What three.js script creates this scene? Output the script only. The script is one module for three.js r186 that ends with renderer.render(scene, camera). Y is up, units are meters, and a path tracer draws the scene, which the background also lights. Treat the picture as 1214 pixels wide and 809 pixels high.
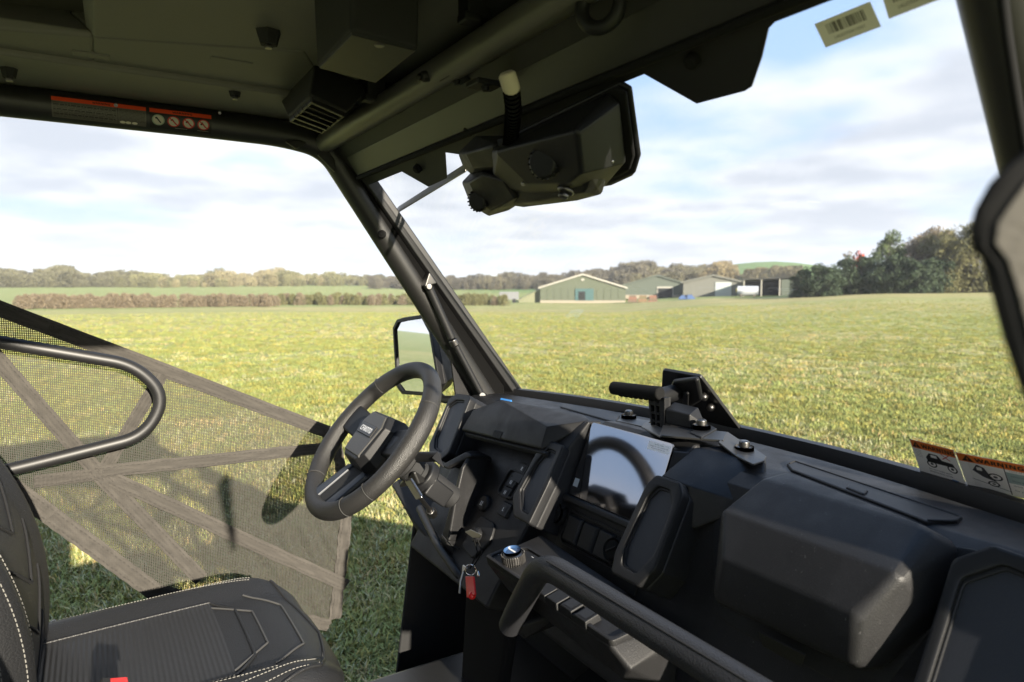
import * as THREE from 'three';
import { ConvexGeometry } from 'three/addons/geometries/ConvexGeometry.js';
import { RoundedBoxGeometry } from 'three/addons/geometries/RoundedBoxGeometry.js';
import { mergeGeometries } from 'three/addons/utils/BufferGeometryUtils.js';

// ------------------------------------------------------------------ camera
const V = (x, y, z) => new THREE.Vector3(x, y, z);
const scene = new THREE.Scene();
const YAW = THREE.MathUtils.degToRad(58.363), PITCH = Math.atan(64.5 / 809), FPX = 809;
const EYE = V(0.925, 1.5, 0);
const FW = V(-Math.sin(YAW) * Math.cos(PITCH), -Math.sin(PITCH), -Math.cos(YAW) * Math.cos(PITCH));
const RT = new THREE.Vector3().crossVectors(FW, V(0, 1, 0)).normalize();
const UPV = new THREE.Vector3().crossVectors(RT, FW);
const camera = new THREE.PerspectiveCamera(2 * Math.atan(404.5 / FPX) * 180 / Math.PI, 1214 / 809, 0.05, 6000);
camera.position.copy(EYE);
camera.lookAt(EYE.clone().add(FW));
camera.focus = 1.3;
camera.userData.fStop = 5.6;
scene.add(camera);

// ------------------------------------------------------------------ renderer, sky and sun
const renderer = new THREE.WebGLRenderer({ antialias: true });
renderer.setSize(1024, 682);
renderer.toneMapping = THREE.LinearToneMapping;
renderer.toneMappingExposure = 3.5;
renderer.shadowMap.enabled = true;

let seed = 20240611;
const rnd = () => { seed = (seed * 1664525 + 1013904223) >>> 0; return seed / 4294967296; };
const rr = (a, b) => a + (b - a) * rnd();
const hash = (x, y, s = 0) => { let h = (x * 374761393 + y * 668265263 + s * 974711) | 0; h = Math.imul(h ^ (h >>> 13), 1274126177); h ^= h >>> 16; return (h >>> 0) / 4294967296; };
const sm = (t) => t * t * (3 - 2 * t);
// value noise, wrapped every p cells
function vn(x, y, p = 1 << 20, s = 0) {
  const xi = Math.floor(x), yi = Math.floor(y), fx = sm(x - xi), fy = sm(y - yi);
  const w = (a) => ((a % p) + p) % p;
  const a = hash(w(xi), w(yi), s), b = hash(w(xi + 1), w(yi), s), c = hash(w(xi), w(yi + 1), s), d = hash(w(xi + 1), w(yi + 1), s);
  return a + (b - a) * fx + (c - a) * fy + (a - b - c + d) * fx * fy;
}
function fbm(x, y, p, oct = 5, s = 0) { let v = 0, a = .5, q = p; for (let i = 0; i < oct; i++) { v += a * vn(x, y, q, s + i); x *= 2; y *= 2; q *= 2; a *= .5; } return v; }
const clamp = (x, a = 0, b = 1) => Math.min(b, Math.max(a, x));
const step = (a, b, x) => sm(clamp((x - a) / (b - a)));
const mix = (a, b, t) => a + (b - a) * t;

{ // broken winter cloud over a pale blue sky
  const W = 2048, H = 1024, data = new Float32Array(W * H * 4);
  for (let j = 0; j < H; j++) {
    const el = (j + .5) / H * Math.PI - Math.PI / 2, se = Math.sin(el);
    for (let i = 0; i < W; i++) {
      const az = (i + .5) / W * 2 * Math.PI;
      const dx = Math.cos(az) * Math.cos(el), dz = Math.sin(az) * Math.cos(el);
      let r, g, b;
      const s = Math.max(se, 0);
      // clear air
      const up = Math.pow(s, .5);
      r = mix(.240, .085, up); g = mix(.290, .170, up); b = mix(.340, .335, up);
      // cloud deck seen in perspective
      const k = 1.0 / (s + .10), cx = dx * k * 1.25 + 7.3, cz = dz * k * 1.25 + 3.1;
      const n1 = fbm(cx * 1.0, cz * 1.0, 1 << 20, 6, 11), n2 = fbm(cx * 2.4 + 5, cz * 2.4, 1 << 20, 5, 41), n3 = fbm(cx * .45 + 2, cz * .45 + 9, 1 << 20, 3, 71);
      const cover = step(.385, .60, n1 * .62 + n3 * .38 + (1 - step(.05, .5, s)) * .10 - step(.40, .85, s) * .06 - .11 * Math.exp(-Math.pow((az - .88) / .34, 2) - Math.pow((el - .37) / .15, 2)));
      const thick = step(.36, .70, n2 * .5 + n1 * .5);
      const cr = mix(.322, .216, thick), cg = mix(.333, .234, thick), cb = mix(.350, .264, thick);
      r = mix(r, cr, cover); g = mix(g, cg, cover); b = mix(b, cb, cover);
      // thin bright air low over the land
      const low = 1 - step(.0, .16, s);
      r = mix(r, .29, low * .5); g = mix(g, .305, low * .5); b = mix(b, .325, low * .5);
      const o = (j * W + i) * 4;
      data[o] = r; data[o + 1] = g; data[o + 2] = b; data[o + 3] = 1;
    }
  }
  const t = new THREE.DataTexture(data, W, H, THREE.RGBAFormat, THREE.FloatType);
  t.mapping = THREE.EquirectangularReflectionMapping; t.magFilter = THREE.LinearFilter; t.minFilter = THREE.LinearFilter; t.needsUpdate = true;
  scene.background = t; scene.environment = t;
}
const SUN = V(.95, .315, -.02).normalize();
const sun = new THREE.DirectionalLight(new THREE.Color().setRGB(1, .90, .74), 4.8);
sun.position.copy(SUN).multiplyScalar(60); sun.target.position.set(0, 1, 0);
sun.castShadow = true; sun.shadow.mapSize.set(4096, 4096); sun.shadow.radius = 1.3;
Object.assign(sun.shadow.camera, { left: -40, right: 40, top: 40, bottom: -40, near: 1, far: 200 });
scene.add(sun, sun.target);

// ------------------------------------------------------------------ photo pixel -> point on a known plane
const ray = (px, py) => FW.clone().multiplyScalar(FPX).addScaledVector(RT, px - 607).addScaledVector(UPV, 404.5 - py).divideScalar(FPX);
const onX = (px, py, x) => { const d = ray(px, py); return EYE.clone().addScaledVector(d, (x - EYE.x) / d.x); };
const onY = (px, py, y) => { const d = ray(px, py); return EYE.clone().addScaledVector(d, (y - EYE.y) / d.y); };
const onZ = (px, py, z) => { const d = ray(px, py); return EYE.clone().addScaledVector(d, (z - EYE.z) / d.z); };
const onP = (px, py, p, n) => { const d = ray(px, py); return EYE.clone().addScaledVector(d, p.clone().sub(EYE).dot(n) / d.dot(n)); };
// dashboard frame: x across, t down along the (leaning) face of the screen, d out of that face
const DN = V(0, .386, .923).normalize(), DT = V(0, -DN.z, DN.y), D0 = V(0, 1.237, -.823);
const D = (x, t, d = 0) => V(x, 0, 0).add(D0).addScaledVector(DT, t).addScaledVector(DN, d);
const onD = (px, py, d) => onP(px, py, D0.clone().addScaledVector(DN, d), DN);
// windscreen frame: x across, s up along the glass, d towards the cab
// the glass is bowed forward at its foot and straight along its top
const bow = (x) => -1.098 + .132 * Math.pow(Math.abs(x) / .67, 2.4);
const WT = V(0, 1.7535, -.572);
const glassAt = (x) => { const b = V(0, 1.222, bow(x)), u = WT.clone().sub(b), L = u.length(); u.divideScalar(L); return { b, u, n: V(0, -u.z, u.y), L }; };
const W = (x, s, d = 0) => { const g = glassAt(x); return V(x, 0, 0).add(g.b).addScaledVector(g.u, s).addScaledVector(g.n, d); };
const onW = (px, py, d = 0) => { let x = 0, p; for (let k = 0; k < 14; k++) { const g = glassAt(clamp(x, -.75, .75)); p = onP(px, py, g.b.clone().addScaledVector(g.n, d), g.n); x = mix(x, p.x, .7); } return p; };
const { b: WB, u: WU, n: WN } = glassAt(0.1);

// ------------------------------------------------------------------ geometry helpers
function boxUV(g, k = 1) {
  const p = g.attributes.position, n = g.attributes.normal, uv = new Float32Array(p.count * 2);
  for (let i = 0; i < p.count; i += 3) {
    // one projection for each triangle
    let ax = 0, ay = 0, az = 0;
    for (let c = 0; c < 3; c++) { ax += Math.abs(n.getX(i + c)); ay += Math.abs(n.getY(i + c)); az += Math.abs(n.getZ(i + c)); }
    for (let c = 0; c < 3; c++) {
      const x = p.getX(i + c), y = p.getY(i + c), z = p.getZ(i + c);
      const [u, v] = ax >= ay && ax >= az ? [z, y] : ay >= az ? [x, z] : [x, y];
      uv[(i + c) * 2] = u * k; uv[(i + c) * 2 + 1] = v * k;
    }
  }
  g.setAttribute('uv', new THREE.BufferAttribute(uv, 2));
  return g;
}
function flat(g) { return g.index ? g.toNonIndexed() : g; }
function weighted(g, crease = .85) {   // area-weighted normals, split at creases
  g = flat(g);
  const p = g.attributes.position, N = p.count / 3, fn = [], map = new Map();
  const a = V(), b = V(), c = V();
  const key = (i) => Math.round(p.getX(i) * 2e5) + ',' + Math.round(p.getY(i) * 2e5) + ',' + Math.round(p.getZ(i) * 2e5);
  for (let f = 0; f < N; f++) {
    a.fromBufferAttribute(p, f * 3); b.fromBufferAttribute(p, f * 3 + 1); c.fromBufferAttribute(p, f * 3 + 2);
    fn.push(b.clone().sub(a).cross(c.clone().sub(a)));
    for (let k = 0; k < 3; k++) { const s = key(f * 3 + k); if (!map.has(s)) map.set(s, []); map.get(s).push(f); }
  }
  const un = fn.map((v) => v.clone().normalize()), cc = Math.cos(crease), out = new Float32Array(p.count * 3);
  for (let i = 0; i < p.count; i++) {
    const f = Math.floor(i / 3), s = V();
    for (const g2 of map.get(key(i))) if (un[g2].dot(un[f]) > cc) s.add(fn[g2]);
    s.normalize(); out[i * 3] = s.x; out[i * 3 + 1] = s.y; out[i * 3 + 2] = s.z;
  }
  g.setAttribute('normal', new THREE.BufferAttribute(out, 3));
  return g;
}
const BALL = []; { const q = new THREE.IcosahedronGeometry(1, 1).attributes.position, seen = new Set(); for (let i = 0; i < q.count; i++) { const v = V(q.getX(i), q.getY(i), q.getZ(i)).normalize(), k = v.toArray().map((c) => c.toFixed(4)).join(); if (!seen.has(k)) { seen.add(k); BALL.push(v); } } }
function axesOf(pts, c) {   // principal axes by Jacobi turns
  const m = [[0, 0, 0], [0, 0, 0], [0, 0, 0]], e = [[1, 0, 0], [0, 1, 0], [0, 0, 1]];
  for (const p of pts) { const d = [p.x - c.x, p.y - c.y, p.z - c.z]; for (let a = 0; a < 3; a++) for (let b = 0; b < 3; b++) m[a][b] += d[a] * d[b]; }
  for (let it = 0; it < 24; it++) for (const [a, b] of [[0, 1], [0, 2], [1, 2]]) {
    if (Math.abs(m[a][b]) < 1e-14) continue;
    const th = .5 * Math.atan2(2 * m[a][b], m[b][b] - m[a][a]), C = Math.cos(th), S = Math.sin(th);
    for (let k = 0; k < 3; k++) { const x = m[k][a], y = m[k][b]; m[k][a] = C * x - S * y; m[k][b] = S * x + C * y; }
    for (let k = 0; k < 3; k++) { const x = m[a][k], y = m[b][k]; m[a][k] = C * x - S * y; m[b][k] = S * x + C * y; }
    for (let k = 0; k < 3; k++) { const x = e[k][a], y = e[k][b]; e[k][a] = C * x - S * y; e[k][b] = S * x + C * y; }
  }
  return [0, 1, 2].map((k) => V(e[0][k], e[1][k], e[2][k]).normalize());
}
function hull(pts, r = .004) {   // convex solid with rounded edges, kept to its outer size
  const q = [];
  if (pts.length === 1) { for (const b of BALL) q.push(pts[0].clone().addScaledVector(b, r)); }
  else if (r > 0) {
    const c0 = V(); pts.forEach((p) => c0.add(p)); c0.divideScalar(pts.length);
    const ax = axesOf(pts, c0), lo = [1e9, 1e9, 1e9], hi = [-1e9, -1e9, -1e9];
    for (const p of pts) ax.forEach((a, k) => { const d = p.clone().sub(c0).dot(a); lo[k] = Math.min(lo[k], d); hi[k] = Math.max(hi[k], d); });
    const half = lo.map((l, k) => (hi[k] - l) / 2), thin = Math.min(...half), R = thin > 1e-5 ? Math.min(r, thin * .7) : Math.min(r, .002);
    for (const p of pts) { const s = c0.clone(), d = p.clone().sub(c0); ax.forEach((a, k) => { const m = (lo[k] + hi[k]) / 2, h = half[k]; s.addScaledVector(a, m + (d.dot(a) - m) * (h > R ? (h - R) / h : 0)); }); for (const b of BALL) q.push(s.clone().addScaledVector(b, R)); }
  } else q.push(...pts);
  return boxUV(weighted(new ConvexGeometry(q), .62));
}
const box = (x0, x1, y0, y1, z0, z1, r = .004) => hull([V(x0, y0, z0), V(x1, y0, z0), V(x0, y1, z0), V(x1, y1, z0), V(x0, y0, z1), V(x1, y0, z1), V(x0, y1, z1), V(x1, y1, z1)], r);
const dbox = (x0, x1, t0, t1, d0, d1, r = .003) => { const o = []; for (const x of [x0, x1]) for (const t of [t0, t1]) for (const d of [d0, d1]) o.push(D(x, t, d)); return hull(o, r); };
function fillet(pts, rad, seg = 6) {   // polyline with rounded corners
  const out = [pts[0].clone()];
  for (let i = 1; i < pts.length - 1; i++) {
    const a = pts[i - 1].clone().sub(pts[i]), b = pts[i + 1].clone().sub(pts[i]);
    const R = Array.isArray(rad) ? rad[i] ?? rad[rad.length - 1] : rad, la = a.length(), lb = b.length();
    const k = Math.min(R, la * .49, lb * .49), p0 = pts[i].clone().addScaledVector(a, k / la), p2 = pts[i].clone().addScaledVector(b, k / lb);
    for (let s = 0; s <= seg; s++) { const t = s / seg; out.push(p0.clone().multiplyScalar((1 - t) * (1 - t)).addScaledVector(pts[i], 2 * t * (1 - t)).addScaledVector(p2, t * t)); }
  }
  out.push(pts[pts.length - 1].clone());
  return out;
}
class Poly extends THREE.Curve {
  constructor(p) { super(); this.p = p; this.l = [0]; for (let i = 1; i < p.length; i++) this.l.push(this.l[i - 1] + p[i].distanceTo(p[i - 1])); }
  getPoint(t, o = V()) { const L = this.l[this.l.length - 1], s = clamp(t) * L; let i = 1; while (i < this.l.length - 1 && this.l[i] < s) i++; return o.copy(this.p[i - 1]).lerp(this.p[i], (s - this.l[i - 1]) / Math.max(1e-9, this.l[i] - this.l[i - 1])); }
  getPointAt(t, o) { return this.getPoint(t, o); }
  getLength() { return this.l[this.l.length - 1]; }
}
function tube(pts, r, o = {}) {   // capped tube along a rounded polyline
  const path = o.rad ? fillet(pts, o.rad, o.seg ?? 6) : pts, n = o.sides ?? 16, c = new Poly(path);
  const frames = []; let nv = null;
  for (let i = 0; i < path.length; i++) {
    const t = path[Math.min(i + 1, path.length - 1)].clone().sub(path[Math.max(i - 1, 0)]).normalize();
    if (!nv) nv = (Math.abs(t.y) < .9 ? V(0, 1, 0) : V(1, 0, 0)).cross(t).normalize();
    nv.sub(t.clone().multiplyScalar(nv.dot(t))).normalize();
    frames.push([path[i], nv.clone(), new THREE.Vector3().crossVectors(t, nv), t]);
  }
  const pos = [], nor = [], uv = [], idx = [];
  const ring = (p, a, b, rad, nfun, u) => { for (let k = 0; k <= n; k++) { const th = k / n * 2 * Math.PI, d = a.clone().multiplyScalar(Math.cos(th)).addScaledVector(b, Math.sin(th)); const q = p.clone().addScaledVector(d, rad); pos.push(q.x, q.y, q.z); const m = nfun(d); nor.push(m.x, m.y, m.z); uv.push(u, k / n * 2 * Math.PI * r); } };
  const bev = Math.min(r * .35, .006), F = frames, L = F.length - 1; let rows = 0;
  const R = (i) => typeof o.taper === 'function' ? r * o.taper(c.l[i] / c.getLength()) : r;
  ring(F[0][0], F[0][1], F[0][2], 0, () => F[0][3].clone().negate(), 0); rows++;
  ring(F[0][0], F[0][1], F[0][2], R(0) - bev, () => F[0][3].clone().negate(), 0); rows++;
  ring(F[0][0].clone().addScaledVector(F[0][3], bev), F[0][1], F[0][2], R(0), (d) => d, 0); rows++;
  for (let i = 1; i < L; i++) { ring(F[i][0], F[i][1], F[i][2], R(i), (d) => d, c.l[i]); rows++; }
  ring(F[L][0].clone().addScaledVector(F[L][3], -bev), F[L][1], F[L][2], R(L), (d) => d, c.l[L]); rows++;
  ring(F[L][0], F[L][1], F[L][2], R(L) - bev, () => F[L][3], c.l[L]); rows++;
  ring(F[L][0], F[L][1], F[L][2], 0, () => F[L][3], c.l[L]); rows++;
  for (let i = 0; i < rows - 1; i++) for (let k = 0; k < n; k++) { const a = i * (n + 1) + k, b = a + n + 1; idx.push(a, a + 1, b, b, a + 1, b + 1); }
  const g = new THREE.BufferGeometry();
  g.setAttribute('position', new THREE.Float32BufferAttribute(pos, 3)); g.setAttribute('normal', new THREE.Float32BufferAttribute(nor, 3)); g.setAttribute('uv', new THREE.Float32BufferAttribute(uv, 2)); g.setIndex(idx);
  return flat(g);
}
// plate in any plane: outline [[u,v]...] placed by origin + u*U + v*Vv, pushed along Nn
function plate(out, holes, depth, bevel, o, U, Vv, Nn, round = 0) {
  const mk = (pts, C) => { const s = new C(); if (round) { const q = fillet([...pts, pts[0], pts[1]].map((p) => V(p[0], p[1], 0)), round, 4).slice(1, -1); q.forEach((p, i) => i ? s.lineTo(p.x, p.y) : s.moveTo(p.x, p.y)); } else pts.forEach((p, i) => i ? s.lineTo(p[0], p[1]) : s.moveTo(p[0], p[1])); s.closePath(); return s; };
  const sh = mk(out, THREE.Shape); (holes || []).forEach((h) => sh.holes.push(mk(h, THREE.Path)));
  const g = new THREE.ExtrudeGeometry(sh, { depth: depth - 2 * bevel, bevelEnabled: bevel > 0, bevelSize: bevel, bevelThickness: bevel, bevelOffset: -bevel, bevelSegments: 2, curveSegments: 6 });
  g.translate(0, 0, bevel);
  const m = new THREE.Matrix4().makeBasis(U, Vv, Nn).setPosition(o);
  g.applyMatrix4(m); if (m.determinant() < 0) { const p = g.attributes.position; for (let i = 0; i < p.count; i += 3) for (const a of ['position', 'uv', 'normal']) { const at = g.attributes[a], s = at.itemSize; for (let k = 0; k < s; k++) { const t = at.array[(i + 1) * s + k]; at.array[(i + 1) * s + k] = at.array[(i + 2) * s + k]; at.array[(i + 2) * s + k] = t; } } }
  return boxUV(weighted(g, .7));
}
const cyl = (a, b, r, sides = 20, o = {}) => tube([a, a.clone().lerp(b, .5), b], r, { sides, ...o });
function quad(a, b, c, d) {   // a top-left, b top-right, c bottom-right, d bottom-left, uv 0..1
  const g = new THREE.BufferGeometry();
  g.setAttribute('position', new THREE.Float32BufferAttribute([a, d, c, a, c, b].flatMap((p) => [p.x, p.y, p.z]), 3));
  g.setAttribute('uv', new THREE.Float32BufferAttribute([0, 1, 0, 0, 1, 0, 0, 1, 1, 0, 1, 1], 2));
  g.computeVertexNormals();
  return g;
}
const merge = (list) => mergeGeometries(list.map((g) => { const q = flat(g); for (const k of Object.keys(q.attributes)) if (!['position', 'normal', 'uv'].includes(k)) q.deleteAttribute(k); return q; }));

// ------------------------------------------------------------------ naming
const taken = new Map();
function numbered(name) { const n = taken.get(name) ?? 0; taken.set(name, n + 1); return n ? name + '_' + String(n).padStart(3, '0') : name; }
function shadows(o) { o.traverse((c) => { if (c.isMesh) { c.castShadow = true; c.receiveShadow = true; } }); return o; }
function part(name, geo, mat, parent, label) {
  const m = new THREE.Mesh(Array.isArray(geo) ? merge(geo) : geo, mat); m.name = name; m.castShadow = m.receiveShadow = true;
  if (label) m.userData.label = label;
  parent.add(m); return m;
}
function holder(name, parent, label) { const g = new THREE.Group(); g.name = name; parent.add(g); if (label) g.userData.label = label; return g; }
function thing(name, label, category, pos = [0, 0, 0], turn = 0, group) {
  const o = new THREE.Group(); o.name = numbered(name); o.position.set(...pos); o.rotation.y = turn;
  o.userData = { label, category }; if (group) o.userData.group = group; scene.add(o); return o;
}
function struct(name, geo, mat) { const m = new THREE.Mesh(geo, mat); m.name = name; m.userData = { kind: 'structure' }; m.castShadow = m.receiveShadow = true; scene.add(m); return m; }

// ------------------------------------------------------------------ textures and materials
function noiseTex(n, fn, srgb = false) {
  const d = new Uint8Array(n * n * 4);
  for (let j = 0; j < n; j++) for (let i = 0; i < n; i++) { const c = fn(i / n, j / n), o = (j * n + i) * 4; if (Array.isArray(c)) { d[o] = clamp(c[0]) * 255; d[o + 1] = clamp(c[1]) * 255; d[o + 2] = clamp(c[2]) * 255; } else d[o] = d[o + 1] = d[o + 2] = clamp(c) * 255; d[o + 3] = 255; }
  const t = new THREE.DataTexture(d, n, n); t.wrapS = t.wrapT = THREE.RepeatWrapping; t.magFilter = THREE.LinearFilter; t.minFilter = THREE.LinearMipmapLinearFilter; t.generateMipmaps = true;
  if (srgb) t.colorSpace = THREE.SRGBColorSpace; t.needsUpdate = true; return t;
}
const rep = (t, k, k2 = k) => { const c = t.clone(); c.repeat.set(k, k2); c.needsUpdate = true; return c; };
const grainT = noiseTex(256, (u, v) => fbm(u * 48, v * 48, 48, 3, 5));
const wearT = noiseTex(512, (u, v) => { const n = fbm(u * 14, v * 14, 14, 6, 9); return .86 + (n - .5) * .4; });
const leatherT = noiseTex(256, (u, v) => { let m = 9; const c = 22, x = u * c, y = v * c, xi = Math.floor(x), yi = Math.floor(y); for (let a = -1; a <= 1; a++) for (let b = -1; b <= 1; b++) { const X = ((xi + a) % c + c) % c, Y = ((yi + b) % c + c) % c, dx = xi + a + hash(X, Y, 3) - x, dy = yi + b + hash(X, Y, 4) - y; m = Math.min(m, Math.hypot(dx, dy)); } return clamp(m * 1.1); });
const col = (r, g, b) => new THREE.Color().setRGB(r, g, b);
const mat = (c, rough, o = {}) => new THREE.MeshStandardMaterial({ color: c, roughness: rough, ...o });
const phys = (c, rough, o = {}) => new THREE.MeshPhysicalMaterial({ color: c, roughness: rough, ...o });
const dustT = noiseTex(1024, (u, v) => { const s = vn(u * 330, v * 330, 330, 91), f = fbm(u * 20, v * 20, 20, 4, 17), speck = step(.93, .99, s) * step(.42, .62, f), film = step(.5, .8, fbm(u * 7 + .3, v * 7, 7, 5, 27)) * (.5 + vn(u * 260, v * 260, 260, 3)); const k = .0078 + speck * .09 + film * .004; return [k, k * 1.0, k * (1.10 - speck * .1)].map((x) => Math.pow(x, 1 / 2.2)); }, true);
const M = {};
M.plastic = phys(0xffffff, .60, { map: rep(dustT, 2.2), specularIntensity: .6, bumpMap: rep(grainT, 26), bumpScale: .00022, roughnessMap: rep(wearT, 3.1) });
M.plasticSmooth = phys(col(.0085, .0088, .0098), .50, { specularIntensity: .65, bumpMap: rep(grainT, 20), bumpScale: .00012 });
M.plasticMatte = mat(col(.008, .0082, .0088), .78, { bumpMap: rep(grainT, 16), bumpScale: .0004 });
M.inset = mat(col(.014, .016, .021), .5, { bumpMap: rep(grainT, 30), bumpScale: .0002 });
M.paint = phys(col(.0105, .0102, .0095), .48, { clearcoat: .25, clearcoatRoughness: .35, bumpMap: rep(grainT, 6), bumpScale: .0001 });
M.tubeLit = phys(col(.075, .073, .064), .45, { clearcoat: .2, clearcoatRoughness: .35, bumpMap: rep(grainT, 6), bumpScale: .0001 });  // cage paint made lighter: the cross tube's highlight is put into its colour
M.paintGloss = phys(col(.009, .009, .0095), .50, { clearcoat: .12, clearcoatRoughness: .4 });
M.rubber = phys(col(.007, .007, .007), .9, { specularIntensity: .4 });
M.frit = mat(col(.010, .010, .010), .6);
M.ceiling = mat(col(.145, .140, .120), .66, { bumpMap: rep(grainT, 8), bumpScale: .0003 });
M.leather = phys(col(.011, .0113, .0122), .48, { bumpMap: rep(leatherT, 22), bumpScale: .0005, sheen: .15, sheenRoughness: .6 });
M.leatherRim = mat(col(.0165, .016, .0155), .50, { bumpMap: rep(leatherT, 26), bumpScale: .0005 });
M.carbon = mat(col(.020, .021, .024), .42, { bumpMap: rep(grainT, 40), bumpScale: .0003 });
M.stitch = mat(col(.17, .165, .15), .8);
M.steel = mat(col(.45, .44, .42), .32, { metalness: 1 });
M.steelDark = mat(col(.16, .155, .15), .38, { metalness: 1 });
M.chrome = mat(col(.75, .74, .72), .16, { metalness: 1 });
M.red = phys(col(.78, .016, .014), .35, { clearcoat: .4 });
M.white = mat(col(.7, .7, .68), .6);
M.blueGrey = mat(col(.022, .027, .037), .5);
M.glass = phys(col(1, 1, 1), .0, { transmission: 1, thickness: 0, ior: 1.42 });
M.mirror = mat(col(.86, .88, .9), .01, { metalness: 1 });
M.strap = mat(col(.105, .095, .082), .85, { bumpMap: rep(grainT, 30), bumpScale: .0006 });
M.sleeve = mat(col(.42, .38, .26), .8);
// ================================================================== land
const azOf = (px) => YAW - Math.atan((px - 607) / FPX);   // angle left of straight ahead for a picture column
const dirA = (a) => V(-Math.sin(a), 0, -Math.cos(a));
const AZ = [[-4, 0], [.3, .9], [.49, .55], [.70, -.55], [.90, -2.1], [1.15, -1.9], [1.43, -1.7], [1.7, -1.6], [2.4, -.5], [4, 0]];
const lerpT = (T, a) => { for (let i = 1; i < T.length; i++) if (a <= T[i][0]) return mix(T[i - 1][1], T[i][1], sm((a - T[i - 1][0]) / (T[i][0] - T[i - 1][0]))); return T[T.length - 1][1]; };
const HILL = [[-4, 6], [.25, 8], [.5, 10], [.66, 22], [.80, 14], [.95, 9], [1.10, 8], [1.25, 11], [1.5, 8], [1.8, 8], [4, 6]];
function groundY(x, z) {
  const dx = x - EYE.x, dz = z, r = Math.hypot(dx, dz); let a = Math.atan2(-dx, -dz);
  const near = lerpT(AZ, a) * step(10, 120, r);
  const far = step(190, 620, r) * lerpT(HILL, a);
  return near * (1 - step(200, 420, r) * .7) + far + (vn(x * .11, z * .11, 1 << 20, 77) - .5) * .10 * step(4, 20, r) * (1 - step(60, 110, r)) ;
}
{ // one sheet out to the horizon, finer near the vehicle
  const rs = [0]; for (let r = .8; r < 3000; r *= 1.035) rs.push(r); rs.push(4200);
  const NA = 260, P = [], U = [], I = [], Cc = [];
  rs.forEach((r) => { for (let k = 0; k <= NA; k++) { const a = k / NA * 2 * Math.PI, x = EYE.x - Math.sin(a) * r, z = -Math.cos(a) * r; P.push(x, groundY(x, z), z); U.push(x, z);
    // crop kinds by place: stubble field near, grass strip and green winter corn beyond
    const az = a > Math.PI ? a - 2 * Math.PI : a, edge = lerpT([[-4, 130], [.3, 112], [.5, 112], [.75, 126], [.95, 140], [1.12, 118], [1.5, 104], [4, 130]], az);
    const beyond = step(edge - 4, edge + 10, r), corn = step(240, 300, r) * (1 - step(1.02, 1.12, az)), strip = step(60, 100, r);
    const c = [1, 1, 1]; const f1 = [.80, .95, .72], f2 = [.45, .78, .5];
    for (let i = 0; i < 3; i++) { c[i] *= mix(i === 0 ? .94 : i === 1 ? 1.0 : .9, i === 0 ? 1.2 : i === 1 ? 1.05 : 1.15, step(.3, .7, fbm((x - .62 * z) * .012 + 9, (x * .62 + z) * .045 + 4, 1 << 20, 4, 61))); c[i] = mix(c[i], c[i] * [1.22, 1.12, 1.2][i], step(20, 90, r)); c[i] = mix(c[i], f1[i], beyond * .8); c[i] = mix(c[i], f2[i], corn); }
    Cc.push(...c); } });
  for (let j = 0; j < rs.length - 1; j++) for (let k = 0; k < NA; k++) { const a = j * (NA + 1) + k, b = a + NA + 1; I.push(a, a + 1, b, b, a + 1, b + 1); }
  const g = new THREE.BufferGeometry(); g.setAttribute('position', new THREE.Float32BufferAttribute(P, 3)); g.setAttribute('uv', new THREE.Float32BufferAttribute(U, 2)); g.setAttribute('color', new THREE.Float32BufferAttribute(Cc, 3)); g.setIndex(I); g.computeVertexNormals();
  const N = 1024, tx = noiseTex(N, (u, v) => {
    const big = fbm(u * 5, v * 5, 5, 4, 3), mid = fbm(u * 34, v * 34, 34, 4, 13), fine = vn(u * 400, v * 400, 400, 23), f2 = vn(u * 170 + 3, v * 170, 170, 33);
    let t = clamp((big * .5 + mid * .5 - .47) * 2.6 + .5), dry = step(.26, 1.08, t * .75 + (fine - .5) * .5 + (f2 - .5) * .35);
    const soil = step(.70, .9, f2 * .6 + fine * .4 + (1 - t) * .08);
    let c = [mix(.205, .34, dry), mix(.220, .315, dry), mix(.056, .150, dry)].map((x) => x * (.8 + .4 * fine) * (.9 + .2 * f2));
    c = [mix(c[0], .14, soil * .7), mix(c[1], .11, soil * .7), mix(c[2], .07, soil * .7)];
    return c.map((x) => Math.pow(x, 1 / 2.2));
  }, true);
  const bmp = noiseTex(512, (u, v) => .6 * vn(u * 180, v * 180, 180, 2) + .4 * fbm(u * 24, v * 24, 24, 4, 6));
  struct('field', g, mat(0xffffff, .95, { map: rep(tx, 1 / 17), vertexColors: true, bumpMap: rep(bmp, 1 / 6), bumpScale: .03 }));
}
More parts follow.
